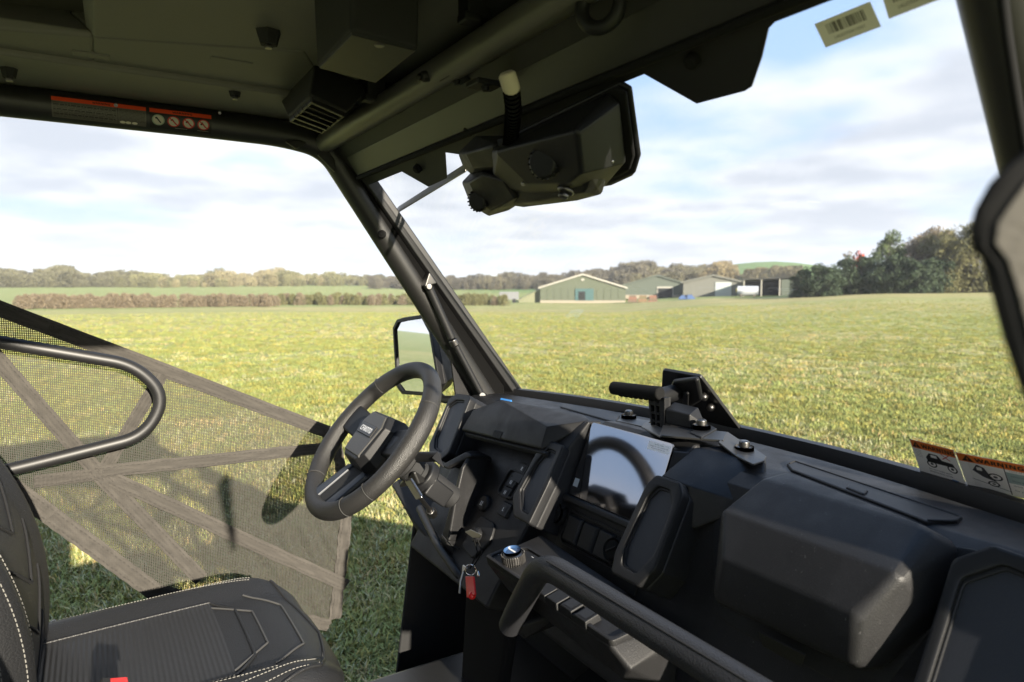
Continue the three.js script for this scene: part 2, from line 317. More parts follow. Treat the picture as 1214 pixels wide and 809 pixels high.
{ // young crop and straw standing in the field
  const blade = (list, n, h, spread, lean) => { const P = [], Nn = []; for (let k = 0; k < n; k++) { const a = rnd() * 6.28, r = Math.sqrt(rnd()) * spread, x = Math.cos(a) * r, z = Math.sin(a) * r, w = rr(.003, .006), b = rnd() * 6.28, l = rr(.2, 1) * lean, hh = h * rr(.5, 1.1), dx = Math.cos(b), dz = Math.sin(b); const mx = x + dx * l * .35 * hh, mz = z + dz * l * .35 * hh, my = hh * .62, tx = x + dx * l * hh, tz = z + dz * l * hh, ty = hh * (1 - .25 * l); const px = -dz * w, pz = dx * w;
      P.push(x - px, 0, z - pz, x + px, 0, z + pz, mx + px * .8, my, mz + pz * .8, x - px, 0, z - pz, mx + px * .8, my, mz + pz * .8, mx - px * .8, my, mz - pz * .8, mx - px * .8, my, mz - pz * .8, mx + px * .8, my, mz + pz * .8, tx, ty, tz); } const g = new THREE.BufferGeometry(); g.setAttribute('position', new THREE.Float32BufferAttribute(P, 3)); g.computeVertexNormals(); g.setAttribute('uv', new THREE.Float32BufferAttribute(new Float32Array(P.length / 3 * 2), 2)); return g; };
  const kinds = [['grass_cover', blade([], 30, .075, .11, .95), col(.205, .222, .060), 66000], ['straw_stubble', blade([], 14, .085, .12, .8), col(.33, .30, .15), 15000]];
  for (const [name, g, c, n] of kinds) {
    const m = new THREE.InstancedMesh(g, mat(c, .8, { side: THREE.DoubleSide }), n), mm = new THREE.Matrix4(), q = new THREE.Quaternion(), cc = new THREE.Color();
    let i = 0, guard = 0; while (i < n && guard++ < n * 20) {
      const r = 2.2 * Math.pow(32, Math.pow(rnd(), .8)), a = mix(azOf(1330), azOf(-140), rnd()), p = dirA(a).multiplyScalar(r).add(V(EYE.x, 0, 0));
      if (Math.abs(p.x) < .85 && p.z > -2 && p.z < 2) continue;
      const patch = fbm(p.x * .35, p.z * .35, 1 << 20, 3, 3) + (vn(p.x * 1.7, p.z * 1.7, 1 << 20, 8) - .5) * .35; const dry = patch > .5; if (name === 'grass_cover' ? dry && rnd() < .6 : !dry && rnd() < .72) continue;
      const s = rr(.55, 1.05); q.setFromAxisAngle(V(0, 1, 0), rnd() * 6.28); mm.compose(V(p.x, groundY(p.x, p.z) - .008, p.z), q, V(s, s * rr(.6, 1.1), s)); m.setMatrixAt(i, mm);
      const k = rr(.7, 1.3), y = rnd(); cc.setRGB(k * mix(.9, 1.3, y * y), k, k * mix(1.1, .8, y)); m.setColorAt(i, cc); i++;
    }
    m.count = i; m.name = name; m.userData = name === 'grass_cover' ? { kind: 'stuff', label: 'short green grass and young crop covering the field', category: 'grass' } : { kind: 'stuff', label: 'pale dry straw stubble scattered over the field', category: 'stubble' }; scene.add(m);
  }
}
// ---- foliage
function leafCloud(n, fn, size, up = .3) {   // triangles spread through a volume; fn() gives a point
  const P = [], N = [], U = []; for (let k = 0; k < n; k++) { const c = fn(k), s = size * rr(.6, 1.5), a = V(rr(-1, 1), rr(-1, 1), rr(-1, 1)).normalize(), b = V(rr(-1, 1), rr(-1, 1), rr(-1, 1)).cross(a).normalize(); const p = [c.clone().addScaledVector(a, s), c.clone().addScaledVector(a, -s * .5).addScaledVector(b, s * .7), c.clone().addScaledVector(a, -s * .5).addScaledVector(b, -s * .7)]; const nn = a.clone().cross(b).normalize(); for (const q of p) { P.push(q.x, q.y, q.z); N.push(nn.x, nn.y, nn.z); U.push(q.x, q.y); } }
  const g = new THREE.BufferGeometry(); g.setAttribute('position', new THREE.Float32BufferAttribute(P, 3)); g.setAttribute('normal', new THREE.Float32BufferAttribute(N, 3)); g.setAttribute('uv', new THREE.Float32BufferAttribute(U, 2)); return g;
}
function twigCloud(n, fn, size) {   // thin slivers that fan upwards: bare twigs
  const P = [], N = [], U = []; for (let k = 0; k < n; k++) { const c = fn(k), s = size * rr(.6, 1.6), a = V(rr(-1, 1), rr(-.2, 1.5), rr(-1, 1)).normalize(), b = V(rr(-1, 1), rr(-1, 1), rr(-1, 1)).cross(a).normalize(), w = s * rr(.16, .34); const p = [c.clone().addScaledVector(a, s * 1.4), c.clone().addScaledVector(a, -s * .6).addScaledVector(b, w), c.clone().addScaledVector(a, -s * .6).addScaledVector(b, -w)], nn = a.clone().cross(b).normalize(); for (const q of p) { P.push(q.x, q.y, q.z); N.push(nn.x, nn.y, nn.z); U.push(q.x, q.y); } }
  const g = new THREE.BufferGeometry(); g.setAttribute('position', new THREE.Float32BufferAttribute(P, 3)); g.setAttribute('normal', new THREE.Float32BufferAttribute(N, 3)); g.setAttribute('uv', new THREE.Float32BufferAttribute(U, 2)); return g;
}
const leaf = (c) => mat(c, .85, { side: THREE.DoubleSide });
const LM = { dark: leaf(col(.030, .050, .022)), mid: leaf(col(.060, .085, .028)), olive: leaf(col(.12, .115, .045)), twig: leaf(col(.155, .125, .085)), gold: leaf(col(.20, .165, .06)), brown: leaf(col(.15, .118, .075)), red: leaf(col(.33, .05, .025)) };
const bark = mat(col(.10, .085, .065), .9);
function lobes(h, w, n, lowest = .2) { const L = []; for (let i = 0; i < n; i++) { const t = rnd(), y = mix(lowest, .92, t) * h, rad = w * .5 * Math.sqrt(Math.max(.05, 1 - Math.pow((y / h - .5) / .62, 2))), a = rnd() * 6.28, d = rad * rr(.1, .75); L.push([V(Math.cos(a) * d, y, Math.sin(a) * d), w * rr(.09, .22)]); } return L; }
function makeTree(kind, h, w, n, size, mtl, lowest = .15, bare = false) {
  const o = new THREE.Group(), L = lobes(h, w, bare ? 34 : 26, lowest);
  const cr = (bare ? twigCloud : leafCloud)(n, () => { const [c, r] = L[Math.floor(rnd() * L.length)]; const v = V(rr(-1, 1), rr(-1, 1), rr(-1, 1)); while (v.lengthSq() > 1 || v.lengthSq() < (bare ? 0 : .12)) v.set(rr(-1, 1), rr(-1, 1), rr(-1, 1)); return c.clone().addScaledVector(v, r * (bare ? 1.15 : 1)); }, size);
  const br = [tube([V(0, -.3, 0), V(.02 * h * rr(-1, 1), h * .4, 0), V(.03 * h * rr(-1, 1), h * .86, 0)], h * .024, { sides: 8, taper: (t) => 1.15 - t * .95 })];
  for (let i = 0; i < (bare ? 26 : 9); i++) { const y = h * rr(.25, .8), [c] = L[i % L.length]; br.push(tube([V(0, y * .8, 0), V(c.x * .5, mix(y, c.y, .5), c.z * .5), c.clone()], h * .007, { sides: 5, taper: (t) => 1.1 - t * .9 })); }
  part('trunk', br, bark, o); part('crown', cr, mtl, o); return o;
}
function conifer(h, w, n, mtl) { const o = new THREE.Group(); const cr = leafCloud(n, () => { const t = Math.pow(rnd(), .7), r = w * .5 * (1 - t * .82) * (.72 + .28 * Math.sin(t * 40)), a = rnd() * 6.28, d = r * Math.pow(rnd(), .4); return V(Math.cos(a) * d, mix(.03, 1, t) * h, Math.sin(a) * d); }, .22); part('trunk', tube([V(0, -.3, 0), V(0, h * .5, 0), V(0, h * .96, 0)], h * .02, { sides: 8, taper: (t) => 1.1 - t }), bark, o); part('crown', cr, mtl, o); return o; }
function plant(proto, name, label, cat, px, r, s, group, sx = 1) {
  const d = dirA(azOf(px)).multiplyScalar(r).add(V(EYE.x, 0, 0)), o = proto.clone(); o.name = numbered(name); o.position.set(d.x, groundY(d.x, d.z), d.z); o.rotation.y = rnd() * 6.28; o.scale.set(s * sx, s, s * sx); o.userData = { label, category: cat, group }; scene.add(o); return o;
}
const px2m = (px, r) => px * r / FPX / Math.cos(Math.atan(0));
{ // wood on the right behind the field
  const G1 = 'trees at the right-hand field edge';
  const T = { dark: [makeTree('d', 5.8, 5.2, 5200, .15, LM.dark, .03), makeTree('d', 5.0, 5.6, 5200, .15, LM.dark, .03)], pine: makeTree('pine', 9.5, 5.4, 5200, .16, LM.mid, .28), bare: [makeTree('b', 9, 7.5, 4200, .24, LM.twig, .12, true), makeTree('b', 9, 7, 4200, .24, LM.twig, .15, true)], olive: [makeTree('o', 9, 7, 5600, .22, LM.olive, .05, true), makeTree('o', 9, 7.5, 5600, .22, LM.olive, .05, true)], gold: makeTree('g', 9, 6, 4200, .22, LM.gold, .1, true), thin: makeTree('t', 9, 2.6, 1300, .2, LM.twig, .3, true) };
  for (const [px, s] of [[944, .62], [956, .78], [968, .84], [981, .9], [993, .86], [1006, .98], [1020, .92], [1034, 1.0], [1047, .92], [1060, .96], [1074, .85], [1087, .9], [1102, .85], [1118, .8]]) plant(T.dark[px % 2], 'dark_evergreen', 'low dark evergreen tree in the dense row along the field edge', 'tree', px, 112 + (px % 7) - 2, s, 'dark evergreens along the field edge', 1.1);
  plant(T.pine, 'pine_tree', 'tall green pine standing above the dark evergreen row', 'tree', 1050, 121, 1.02);
  for (const [px, s, r] of [[1003, .82, 135], [1096, 1.08, 124], [1080, .98, 132]]) plant(px === 1003 ? T.thin : T.bare[px % 2], 'bare_tree', px === 1003 ? 'slender bare tree rising alone behind the dark evergreens' : 'broad leafless tree beside the tall pine', 'tree', px, r, s * 1.05, px === 1003 ? undefined : 'leafless trees beside the pine');
  for (const [px, s, r, k] of [[1112, 1.0, 122, 0], [1124, .9, 116, 1], [1137, 1.06, 121, 0], [1152, 1.12, 117, 1], [1168, 1.1, 120, 0], [1186, 1.1, 118, 1], [1206, 1.0, 120, 0], [1228, 1.0, 118, 1], [1250, 1, 121, 0]]) plant(T.olive[k], 'olive_tree_clump', 'bushy olive green tree in the clump at the end of the wood', 'tree', px, r, s, G1);
  plant(T.gold, 'golden_tree', 'golden brown tree showing between the olive green ones', 'tree', 1112, 126, 1.12);
  { const rb = plant(makeTree('r', 2.0, 1.6, 260, .12, LM.red, .55), 'red_patch', 'slim orange red patch standing up against the dark evergreens', 'bush', 1019, 119, .8); rb.scale.set(1.9, 3.2, 1.9); rb.rotation.set(0, 0, 0); }  // small red tree shape guessed for a patch of unknown kind
}
function belt(name, label, px0, px1, r0, r1, n, hh, mats) {   // far woods that read as one mass
  const g = twigCloud(520, () => { const a = rnd() * 6.28, t = Math.pow(rnd(), .7), rad = .42 * Math.sqrt(1 - Math.pow(t * 1.02 - .3, 2) * .9) * Math.pow(rnd(), .4); return V(Math.cos(a) * rad, t, Math.sin(a) * rad); }, .075);
  const m = new THREE.InstancedMesh(g, leaf(col(1, 1, 1)), n), mm = new THREE.Matrix4(), q = new THREE.Quaternion();
  for (let i = 0; i < n; i++) { const u = rnd(), px = mix(px0, px1, u), r = mix(r0, r1, rnd()), d = dirA(azOf(px)).multiplyScalar(r).add(V(EYE.x, 0, 0)), h = hh(px) * rr(.5, 1.08) * r / ((r0 + r1) / 2); q.setFromAxisAngle(V(0, 1, 0), rnd() * 6.28); mm.compose(V(d.x, groundY(d.x, d.z) - .3, d.z), q, V(h * rr(.8, 1.3), h, h * rr(.8, 1.3))); m.setMatrixAt(i, mm); const c = mats(px, i), k = rr(.75, 1.25); m.setColorAt(i, new THREE.Color().setRGB(c[0] * k, c[1] * k, c[2] * k)); }
  m.name = name; m.userData = { kind: 'stuff', label, category: 'woodland' }; scene.add(m);
}
const tone = (list) => (px, i) => list[Math.floor(hash(Math.floor(px / 34), 3, 7) * 2 + hash(i, 5) * (list.length - 1.001)) % list.length];
belt('far_woodland', 'long brown and olive wood on the left skyline', -60, 455, 330, 400, 1000, (px) => lerpT([[-60, 6.2], [60, 7], [180, 6], [300, 6.8], [360, 6.2], [420, 4.6], [460, 4]], px) * (.66 + .46 * vn(px * .05, 3, 1 << 20, 7)), (px, i) => { const a = [[.075, .072, .045], [.10, .095, .05], [.14, .135, .06], [.19, .165, .085]], k = lerpT([[-60, .4], [120, .9], [200, 1.9], [300, 2.7], [370, 2.1], [460, .6]], px) + hash(i, 9) * .9 - .2; return a[Math.round(clamp(k, 0, 3))]; });
belt('far_woodland_001', 'dark brown wood behind the farm buildings', 440, 872, 300, 380, 900, (px) => lerpT([[440, 4], [600, 5.2], [700, 6.6], [780, 8.2], [850, 7.2], [872, 5]], px) * (.8 + .5 * vn(px * .06, 9, 1 << 20, 7)), (px, i) => { const a = [[.065, .058, .042], [.085, .075, .05], [.105, .095, .05], [.17, .135, .065]], k = lerpT([[440, .3], [700, .7], [800, 1.3], [850, 2.6], [880, 2.4]], px) + hash(i, 9) * .9 - .2; return a[Math.round(clamp(k, 0, 3))]; });
belt('far_woodland_002', 'small brown trees at the foot of the green hill', 878, 945, 300, 340, 60, () => 5.5, () => [.11, .095, .05]);
{ // hedges
  const bush = [0, 1, 2].map(() => { const o = new THREE.Group(); part('foliage', twigCloud(1100, () => { const a = rnd() * 6.28, t = Math.pow(rnd(), .9), rad = Math.sqrt(Math.max(.02, 1 - Math.pow(t * 1.25 - .3, 2))) * Math.pow(rnd(), .4) * (.8 + .3 * Math.sin(a * 3 + t * 4)); return V(Math.cos(a) * rad * 1.45, t * 2.3, Math.sin(a) * rad); }, .17), LM.brown, o); part('stem', tube([V(0, -.2, 0), V(.1, .5, 0), V(0, 1, .1)], .05, { sides: 6 }), bark, o); return o; });
  const bush2 = [0, 1].map(() => { const o = new THREE.Group(); part('foliage', twigCloud(1100, () => { const a = rnd() * 6.28, t = Math.pow(rnd(), .9), rad = Math.sqrt(Math.max(.02, 1 - Math.pow(t * 1.25 - .3, 2))) * Math.pow(rnd(), .4) * (.8 + .3 * Math.sin(a * 3 + t * 4)); return V(Math.cos(a) * rad * 1.45, t * 2.3, Math.sin(a) * rad); }, .17), LM.olive, o); part('stem', tube([V(0, -.2, 0), V(.1, .5, 0), V(0, 1, .1)], .05, { sides: 6 }), bark, o); return o; });
  let k = 0; for (let px = 22; px < 600; px += 5) { if (px > 207 && px < 216) continue; const h = px > 430 ? .86 : px > 330 ? .88 : .84; const ol = px > 330 && hash(k, 4) > .35; plant((ol ? bush2 : bush)[k % 2], 'hedge_bush', px < 210 ? 'brown rounded hedge bush left of the gap in the far hedge' : ol ? 'olive yellow hedge bush in the long hedge across the field' : 'brown hedge bush in the long hedge across the field', 'bush', px + rr(-2, 2), (px > 330 ? 128 : 118) + rr(-3, 3), h * rr(.82, 1.1), px < 210 ? 'hedge before the gap' : ol ? 'olive hedge bushes' : 'brown hedge bushes'); k++; }
}
// ---- farm buildings
{
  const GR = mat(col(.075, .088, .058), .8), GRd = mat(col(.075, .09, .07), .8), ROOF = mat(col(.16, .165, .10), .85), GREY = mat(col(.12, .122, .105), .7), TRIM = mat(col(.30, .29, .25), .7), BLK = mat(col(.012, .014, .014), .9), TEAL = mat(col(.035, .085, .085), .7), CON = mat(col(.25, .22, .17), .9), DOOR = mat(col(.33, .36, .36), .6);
  function barn(name, label, px0, px1, r, eave, ridge, depth, wall, roofM, build, edge = wall) {
    const c = dirA(azOf((px0 + px1) / 2)).multiplyScalar(r).add(V(EYE.x, 0, 0)), a = azOf((px0 + px1) / 2), w = Math.abs(Math.tan(azOf(px0) - a) - Math.tan(azOf(px1) - a)) * r;
    const o = thing(name, label, 'building', [c.x, groundY(c.x, c.z) - .15, c.z], a);
    const g = hull([[-w / 2, 0], [w / 2, 0], [-w / 2, eave], [w / 2, eave], [0, ridge]].flatMap(([x, y]) => [V(x, y, 0), V(x, y, -depth)]), 0);
    part('wall', g, wall, o);
    for (const s of [-1, 1]) part('roof_slope', hull([V(s * (w / 2 + .35), eave - .05, .35), V(0, ridge + .08, .35), V(s * (w / 2 + .35), eave - .05, -depth - .3), V(0, ridge + .08, -depth - .3)].flatMap((p) => [p, p.clone().add(V(0, .14, 0))]), 0), roofM, o);
    for (const s of [-1, 1]) part('barge_board', hull([V(s * (w / 2 + .4), eave - .22, .36), V(0, ridge - .06, .36), V(s * (w / 2 + .4), eave + .14, .36), V(0, ridge + .3, .36)].flatMap((p) => [p, p.clone().add(V(0, 0, .08))]), 0), edge, o);
    build?.(o, w); return o;
  }
  const rect = (o, name, m, x0, x1, y0, y1, z = .06, t = .1) => part(name, box(x0, x1, y0, y1, z, z + t, .02), m, o);
  barn('green_barn', 'large green barn with pale gable edges and a teal door', 640, 741, 150, 3.5, 6.3, 26, GR, ROOF, (o, w) => { rect(o, 'plinth', CON, -w / 2, w / 2, 0, .75); const d = rect(o, 'door', TEAL, -1.6, 2.4, .7, 3.3, .1); rect(d, 'opening', BLK, -.9, .6, .8, 2.7, .22, .05); rect(o, 'vent', TRIM, -.3, .3, 5.0, 5.5, .08); for (let k = 1; k < 12; k++) rect(o, 'cladding_rib', GR, -w / 2 + k * w / 12 - .05, -w / 2 + k * w / 12 + .05, .8, 3.5, .02, .06); }, TRIM);  // opening is a black slab on the door, painting the shade inside
  { // lower lean-to on the left flank with a mossy roof
    const c = dirA(azOf(632)).multiplyScalar(152).add(V(EYE.x, 0, 0)), o = thing('lean_to_shed', 'low mossy lean-to sloping down beside the large green barn', 'building', [c.x, groundY(c.x, c.z) - .15, c.z], azOf(632));
    part('wall', box(-3.1, 2.1, 0, .7, -18, -.3, .02), CON, o); part('roof_slope', hull([[-3.4, .62], [2.4, 3.5]].flatMap(([x, y]) => [V(x, y, .3), V(x, y, -18), V(x, y + .15, .3), V(x, y + .15, -18)]), 0), ROOF, o); part('gable_boarding', hull([V(-3.2, 0, .0), V(2.1, 0, 0), V(2.1, 3.3, 0), V(-3.2, .65, 0), V(-3.2, 0, -.2), V(2.1, 0, -.2), V(2.1, 3.3, -.2), V(-3.2, .65, -.2)], 0), ROOF, o);
  }
  barn('dark_barn', 'dark green barn with a black doorway between two larger sheds', 735, 822, 176, 3.2, 5.8, 20, GRd, ROOF, (o, w) => { rect(o, 'plinth', CON, -w / 2, w / 2, 0, 1.0); const d = rect(o, 'door_frame', TRIM, .0, 4.0, 0, 3.1, .05); rect(d, 'opening', BLK, .25, 3.75, 0, 2.7, .16, .06); });  // doorway darkness is a black slab, shade put in by colour
  barn('grey_shed', 'grey metal shed with a pale roller door', 809, 880, 158, 3.3, 4.7, 18, GREY, mat(col(.12, .12, .11), .8), (o, w) => { const d = rect(o, 'roller_door', DOOR, .5, 3.9, 0, 3.3); for (let k = 1; k < 6; k++) rect(d, 'slat', DOOR, .5, 3.9, k * .55, k * .55 + .06, .17, .03); rect(o, 'notice', mat(col(.65, .5, .05), .7), w / 2 - 1.5, w / 2 - .5, 1.2, 2.0); });
  { const c = dirA(azOf(913)).multiplyScalar(150).add(V(EYE.x, 0, 0)), o = thing('open_shed', 'low open-fronted dark shed beside the white tank', 'building', [c.x, groundY(c.x, c.z) - .1, c.z], azOf(913));
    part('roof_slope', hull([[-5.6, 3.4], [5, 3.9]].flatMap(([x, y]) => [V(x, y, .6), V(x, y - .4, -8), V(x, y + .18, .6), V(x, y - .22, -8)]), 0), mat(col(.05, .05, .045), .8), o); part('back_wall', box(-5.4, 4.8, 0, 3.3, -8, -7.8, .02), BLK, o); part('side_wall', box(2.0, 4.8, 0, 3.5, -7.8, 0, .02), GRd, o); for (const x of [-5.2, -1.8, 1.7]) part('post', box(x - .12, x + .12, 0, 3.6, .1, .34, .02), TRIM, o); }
  { const c = dirA(azOf(886)).multiplyScalar(139).add(V(EYE.x, 0, 0)), o = thing('storage_tank', 'white cylindrical tank lying in front of the open shed', 'tank', [c.x, groundY(c.x, c.z) + .1, c.z], azOf(886)); part('barrel', tube([V(-1.9, 1.1, 0), V(0, 1.1, 0), V(1.9, 1.1, 0)], .95, { sides: 24 }), mat(col(.36, .38, .40), .5), o); for (const x of [-1.2, 1.2]) part('cradle', box(x - .2, x + .2, -.3, .5, -.7, .7, .03), CON, o); }
  { const c = dirA(azOf(762)).multiplyScalar(140).add(V(EYE.x, 0, 0)), o = thing('timber_stack', 'brown stack of timber beside the large green barn', 'timber', [c.x, groundY(c.x, c.z), c.z], azOf(762)); for (let r = 0; r < 4; r++) for (let k = 0; k < 3; k++) part('board_pack', box(-3 + k * 2 + r * .1, -1.1 + k * 2 - r * .08, r * .36, r * .36 + .33, -1, 1, .02), mat(col(.13 + .03 * ((r + k) % 3), .095 + .02 * (k % 2), .065), .9), o); }
  { const c = dirA(azOf(814)).multiplyScalar(136).add(V(EYE.x, 0, 0)), o = thing('blue_sheeted_load', 'low blue sheeted load on the ground before the grey shed', 'load', [c.x, groundY(c.x, c.z), c.z], azOf(814)); part('sheet', hull([V(-1.6, 0, -.8), V(1.6, 0, -.8), V(-1.6, 0, .8), V(1.6, 0, .8), V(-1.2, .7, -.4), V(.9, .95, -.3), V(-1.1, .75, .4), V(1, .8, .4)], .1), mat(col(.05, .09, .19), .7), o); part('strap', box(-.05, .05, .0, .97, -.83, .83, .02), BLK, o); }
  { const c = dirA(azOf(604)).multiplyScalar(148).add(V(EYE.x, 0, 0)), o = thing('grey_trailer', 'grey trailer parked against the mossy lean-to', 'trailer', [c.x, groundY(c.x, c.z), c.z], azOf(604)); part('body', box(-2.2, 2.0, .7, 2.4, -1, 1, .05), mat(col(.14, .145, .15), .7), o); for (const x of [-1.2, 1.0]) part('wheel', cyl(V(x, .45, 1.0), V(x, .45, 1.25), .45, 18), BLK, o); }
}

scene.fog = new THREE.FogExp2(new THREE.Color().setRGB(.86, .90, .95), .0003);
// ================================================================== the vehicle
const car = thing('utility_vehicle', 'black off-road utility vehicle, its cab seen from the open passenger side', 'vehicle');
const AX = .682, X1 = V(1, 0, 0), Y1 = V(0, 1, 0), Z1 = V(0, 0, 1);
const mir = (p) => V(-p.x, p.y, p.z);
function canvasTex(w, h, draw) { const c = document.createElement('canvas'); c.width = w; c.height = h; const g = c.getContext('2d'); draw(g, w, h); const t = new THREE.CanvasTexture(c); t.colorSpace = THREE.SRGBColorSpace; t.anisotropy = 8; return t; }
const printed = (tex, rough = .55, o = {}) => mat(0xffffff, rough, { map: tex, ...o });

// ---- tubular cage
{
  const cage = holder('roll_cage', car);
  const rail0 = onX(248, 147, -AX), top = onX(396, 170, -AX), base = onX(598, 492, -AX);
  base.y -= .03;
  const ry = rail0.y;
  const side = fillet([V(-AX, ry, 1.05), V(-AX, ry, rail0.z), V(-AX, ry - .002, onX(335, 152, -AX).z), top.clone().setY(ry - .02).setZ(onX(372, 166, -AX).z - .03), base], [.1, .1, .1, .09], 10);
  part('side_tube', tube(side, .030, { sides: 24 }), M.paint, cage);
  part('side_tube', tube(side.map(mir), .030, { sides: 24 }), M.paint, cage);
  const xb = onX(384, 170, -AX + .015);
  part('cross_tube', tube([V(-AX + .01, xb.y, xb.z), V(0, xb.y, xb.z), V(AX - .01, xb.y, xb.z)], .0225, { sides: 24 }), M.tubeLit, cage);
  for (const s of [-1, 1]) { part('rear_tube', tube([V(s * AX, ry, 1.05), V(s * AX, ry - .03, 1.1), V(s * AX, .8, 1.2)], .0315, { sides: 20, rad: .08 }), M.paint, cage); }
  part('rear_cross_tube', tube([V(-AX, ry, 1.03), V(0, ry, 1.03), V(AX, ry, 1.03)], .025, { sides: 16 }), M.paint, cage);
  for (const s of [-1, 1]) part('middle_tube', tube([V(s * AX, ry, .42), V(s * AX, 1.3, .40), V(s * AX, .72, .34)], .0315, { sides: 20, rad: .2 }), M.paint, cage);
  part('middle_cross_tube', tube([V(-AX, 1.55, .40), V(0, 1.55, .40), V(AX, 1.55, .40)], .022, { sides: 16 }), M.paint, cage);
  // fittings on the cross tube
  const bt = (px, py, r, l, m = M.steelDark) => { const c = onZ(px, py, xb.z + .024); part('bolt', [cyl(c.clone().add(V(0, -.002, -.012)), c.clone().add(V(0, -.006, l)), r, 14), cyl(c.clone().add(V(0, -.006, l - .001)), c.clone().add(V(0, -.008, l + .006)), r * .62, 6)], m, cage); };
  bt(503, 87, .0085, .006, M.paint);
  for (const [px, py] of [[436, 106], [553, 8]]) {
    const c = onZ(px, py, xb.z + .03);
    part('tube_clip', [box(c.x - .016, c.x + .016, c.y - .014, c.y + .03, c.z - .03, c.z + .006, .004), box(c.x - .006, c.x + .02, c.y - .024, c.y - .012, c.z - .012, c.z + .012, .003)], M.plasticSmooth, cage);
  }
  const c2 = onZ(437, 157, xb.z - .05);
  const cl = part('tube_clamp', [0, .024].map((o) => tube([V(c2.x - .05 + o, c2.y, c2.z), V(c2.x - .038 + o, c2.y, c2.z), V(c2.x - .032 + o, c2.y, c2.z)], .021, { sides: 18 })), M.plasticSmooth, cage);
  for (const o of [0, .024]) part('bolt', cyl(V(c2.x - .04 + o, c2.y - .022, c2.z + .008), V(c2.x - .04 + o, c2.y - .027, c2.z + .011), .006, 12), M.steel, cl);
  // gusset plates at the corner
  for (const q of [[[338, 168], [352, 166], [362, 170], [350, 177]], [[376, 184], [386, 176], [396, 190], [396, 204]]]) {
    const p = q.map(([a, b]) => onX(a, b, -AX + .028)), o = p.map((v) => v.clone().add(V(.006, 0, 0)));
    part('gusset', hull([...p, ...o], .002), M.paint, cage);
  }
  // print on the rail above the driver's opening
  const lab = (x0, y0, x1, y1, h, tex, name, label) => {
    const f = (px, py) => { const p = onX(px, py, -AX); return p; };
    const a = f(x0, y0), b = f(x1, y1), R = .0306, cy = ry;
    // wrapped on the tube: rows from upper to lower angle
    const rows = 8, P = [], U = [], I = [];
    for (let j = 0; j <= rows; j++) { const th = mix(.42, -.92, j / rows); for (let i = 0; i <= 8; i++) { const z = mix(a.z, b.z, i / 8); P.push(-AX + R * Math.cos(th), cy + R * Math.sin(th), z); U.push(i / 8, 1 - j / rows); } }
    for (let j = 0; j < rows; j++) for (let i = 0; i < 8; i++) { const k = j * 9 + i; I.push(k, k + 9, k + 1, k + 1, k + 9, k + 10); }
    const g = new THREE.BufferGeometry(); g.setAttribute('position', new THREE.Float32BufferAttribute(P, 3)); g.setAttribute('uv', new THREE.Float32BufferAttribute(U, 2)); g.setIndex(I); g.computeVertexNormals();
    part(name, g, printed(tex, .5), cage, label);
  };
  const t1 = canvasTex(512, 128, (g, w, h) => {
    g.fillStyle = '#57544c'; g.fillRect(0, 0, w, h); g.fillStyle = '#d8471c'; g.fillRect(0, 0, w, 26);
    g.fillStyle = '#1a1512'; g.font = 'bold 20px sans-serif'; g.textAlign = 'center'; g.fillText('\u25B2 WARNING', w / 2, 20);
    g.fillStyle = '#181614'; let k = 0;
    for (let y = 34; y < 122; y += 9) { const bold = k++ % 3 === 1; let x = 8; while (x < 340) { const l = 6 + hash(x, y, 3) * 30; g.globalAlpha = bold ? .95 : .6; g.fillRect(x, y, Math.min(l, 344 - x), bold ? 6 : 3); x += l + 5; } }
    g.globalAlpha = 1; g.fillRect(350, 28, 3, 98);
    for (let y = 34; y < 100; y += 8) { let x = 360; while (x < 500) { const l = 5 + hash(x, y, 8) * 22; g.globalAlpha = .6; g.fillRect(x, y, Math.min(l, 504 - x), 3); x += l + 4; } }
    g.globalAlpha = 1; g.fillStyle = '#cfc8b4'; for (const x of [378, 410, 446]) { g.beginPath(); g.ellipse(x, 112, 16, 9, 0, 0, 7); g.fill(); }
  });
  lab(62, 137, 172, 143, .05, t1, 'warning_label', 'roof rail label with orange bar and small text');
  const t2 = canvasTex(300, 128, (g, w, h) => {
    g.fillStyle = '#15140f'; g.fillRect(0, 0, w, h); g.fillStyle = '#d8471c'; g.fillRect(0, 0, w, 28);
    g.fillStyle = '#1a1512'; g.font = 'bold 20px sans-serif'; g.textAlign = 'center'; g.fillText('\u25B2 WARNING', w / 2, 21);
    for (let i = 0; i < 4; i++) {
      const x = 40 + i * 73, y = 72; g.fillStyle = '#b6b1a0'; g.beginPath(); g.ellipse(x, y, 29, 33, 0, 0, 7); g.fill();
      g.strokeStyle = i ? '#b8201a' : '#8a9a88'; g.lineWidth = 6; g.beginPath(); g.ellipse(x, y, 27, 31, 0, 0, 7); g.stroke();
      g.strokeStyle = '#1a1a1a'; g.lineWidth = 7; g.beginPath(); g.moveTo(x - 8, y - 15); g.lineTo(x + 2, y + 2); g.lineTo(x + 12, y + 16); g.stroke(); g.fillStyle = '#1a1a1a'; g.beginPath(); g.arc(x - 9, y - 12 + i * 3, 6, 0, 7); g.fill();
      if (i) { g.strokeStyle = '#b8201a'; g.lineWidth = 6; g.beginPath(); g.moveTo(x - 18, y - 20); g.lineTo(x + 18, y + 20); g.stroke(); }
    }
    g.fillStyle = '#8b8778'; g.fillRect(120, 112, 60, 3); g.fillRect(230, 112, 56, 3);
  });
  lab(176, 143, 248, 147, .05, t2, 'warning_label', 'roof rail label with four round prohibition pictograms');
}

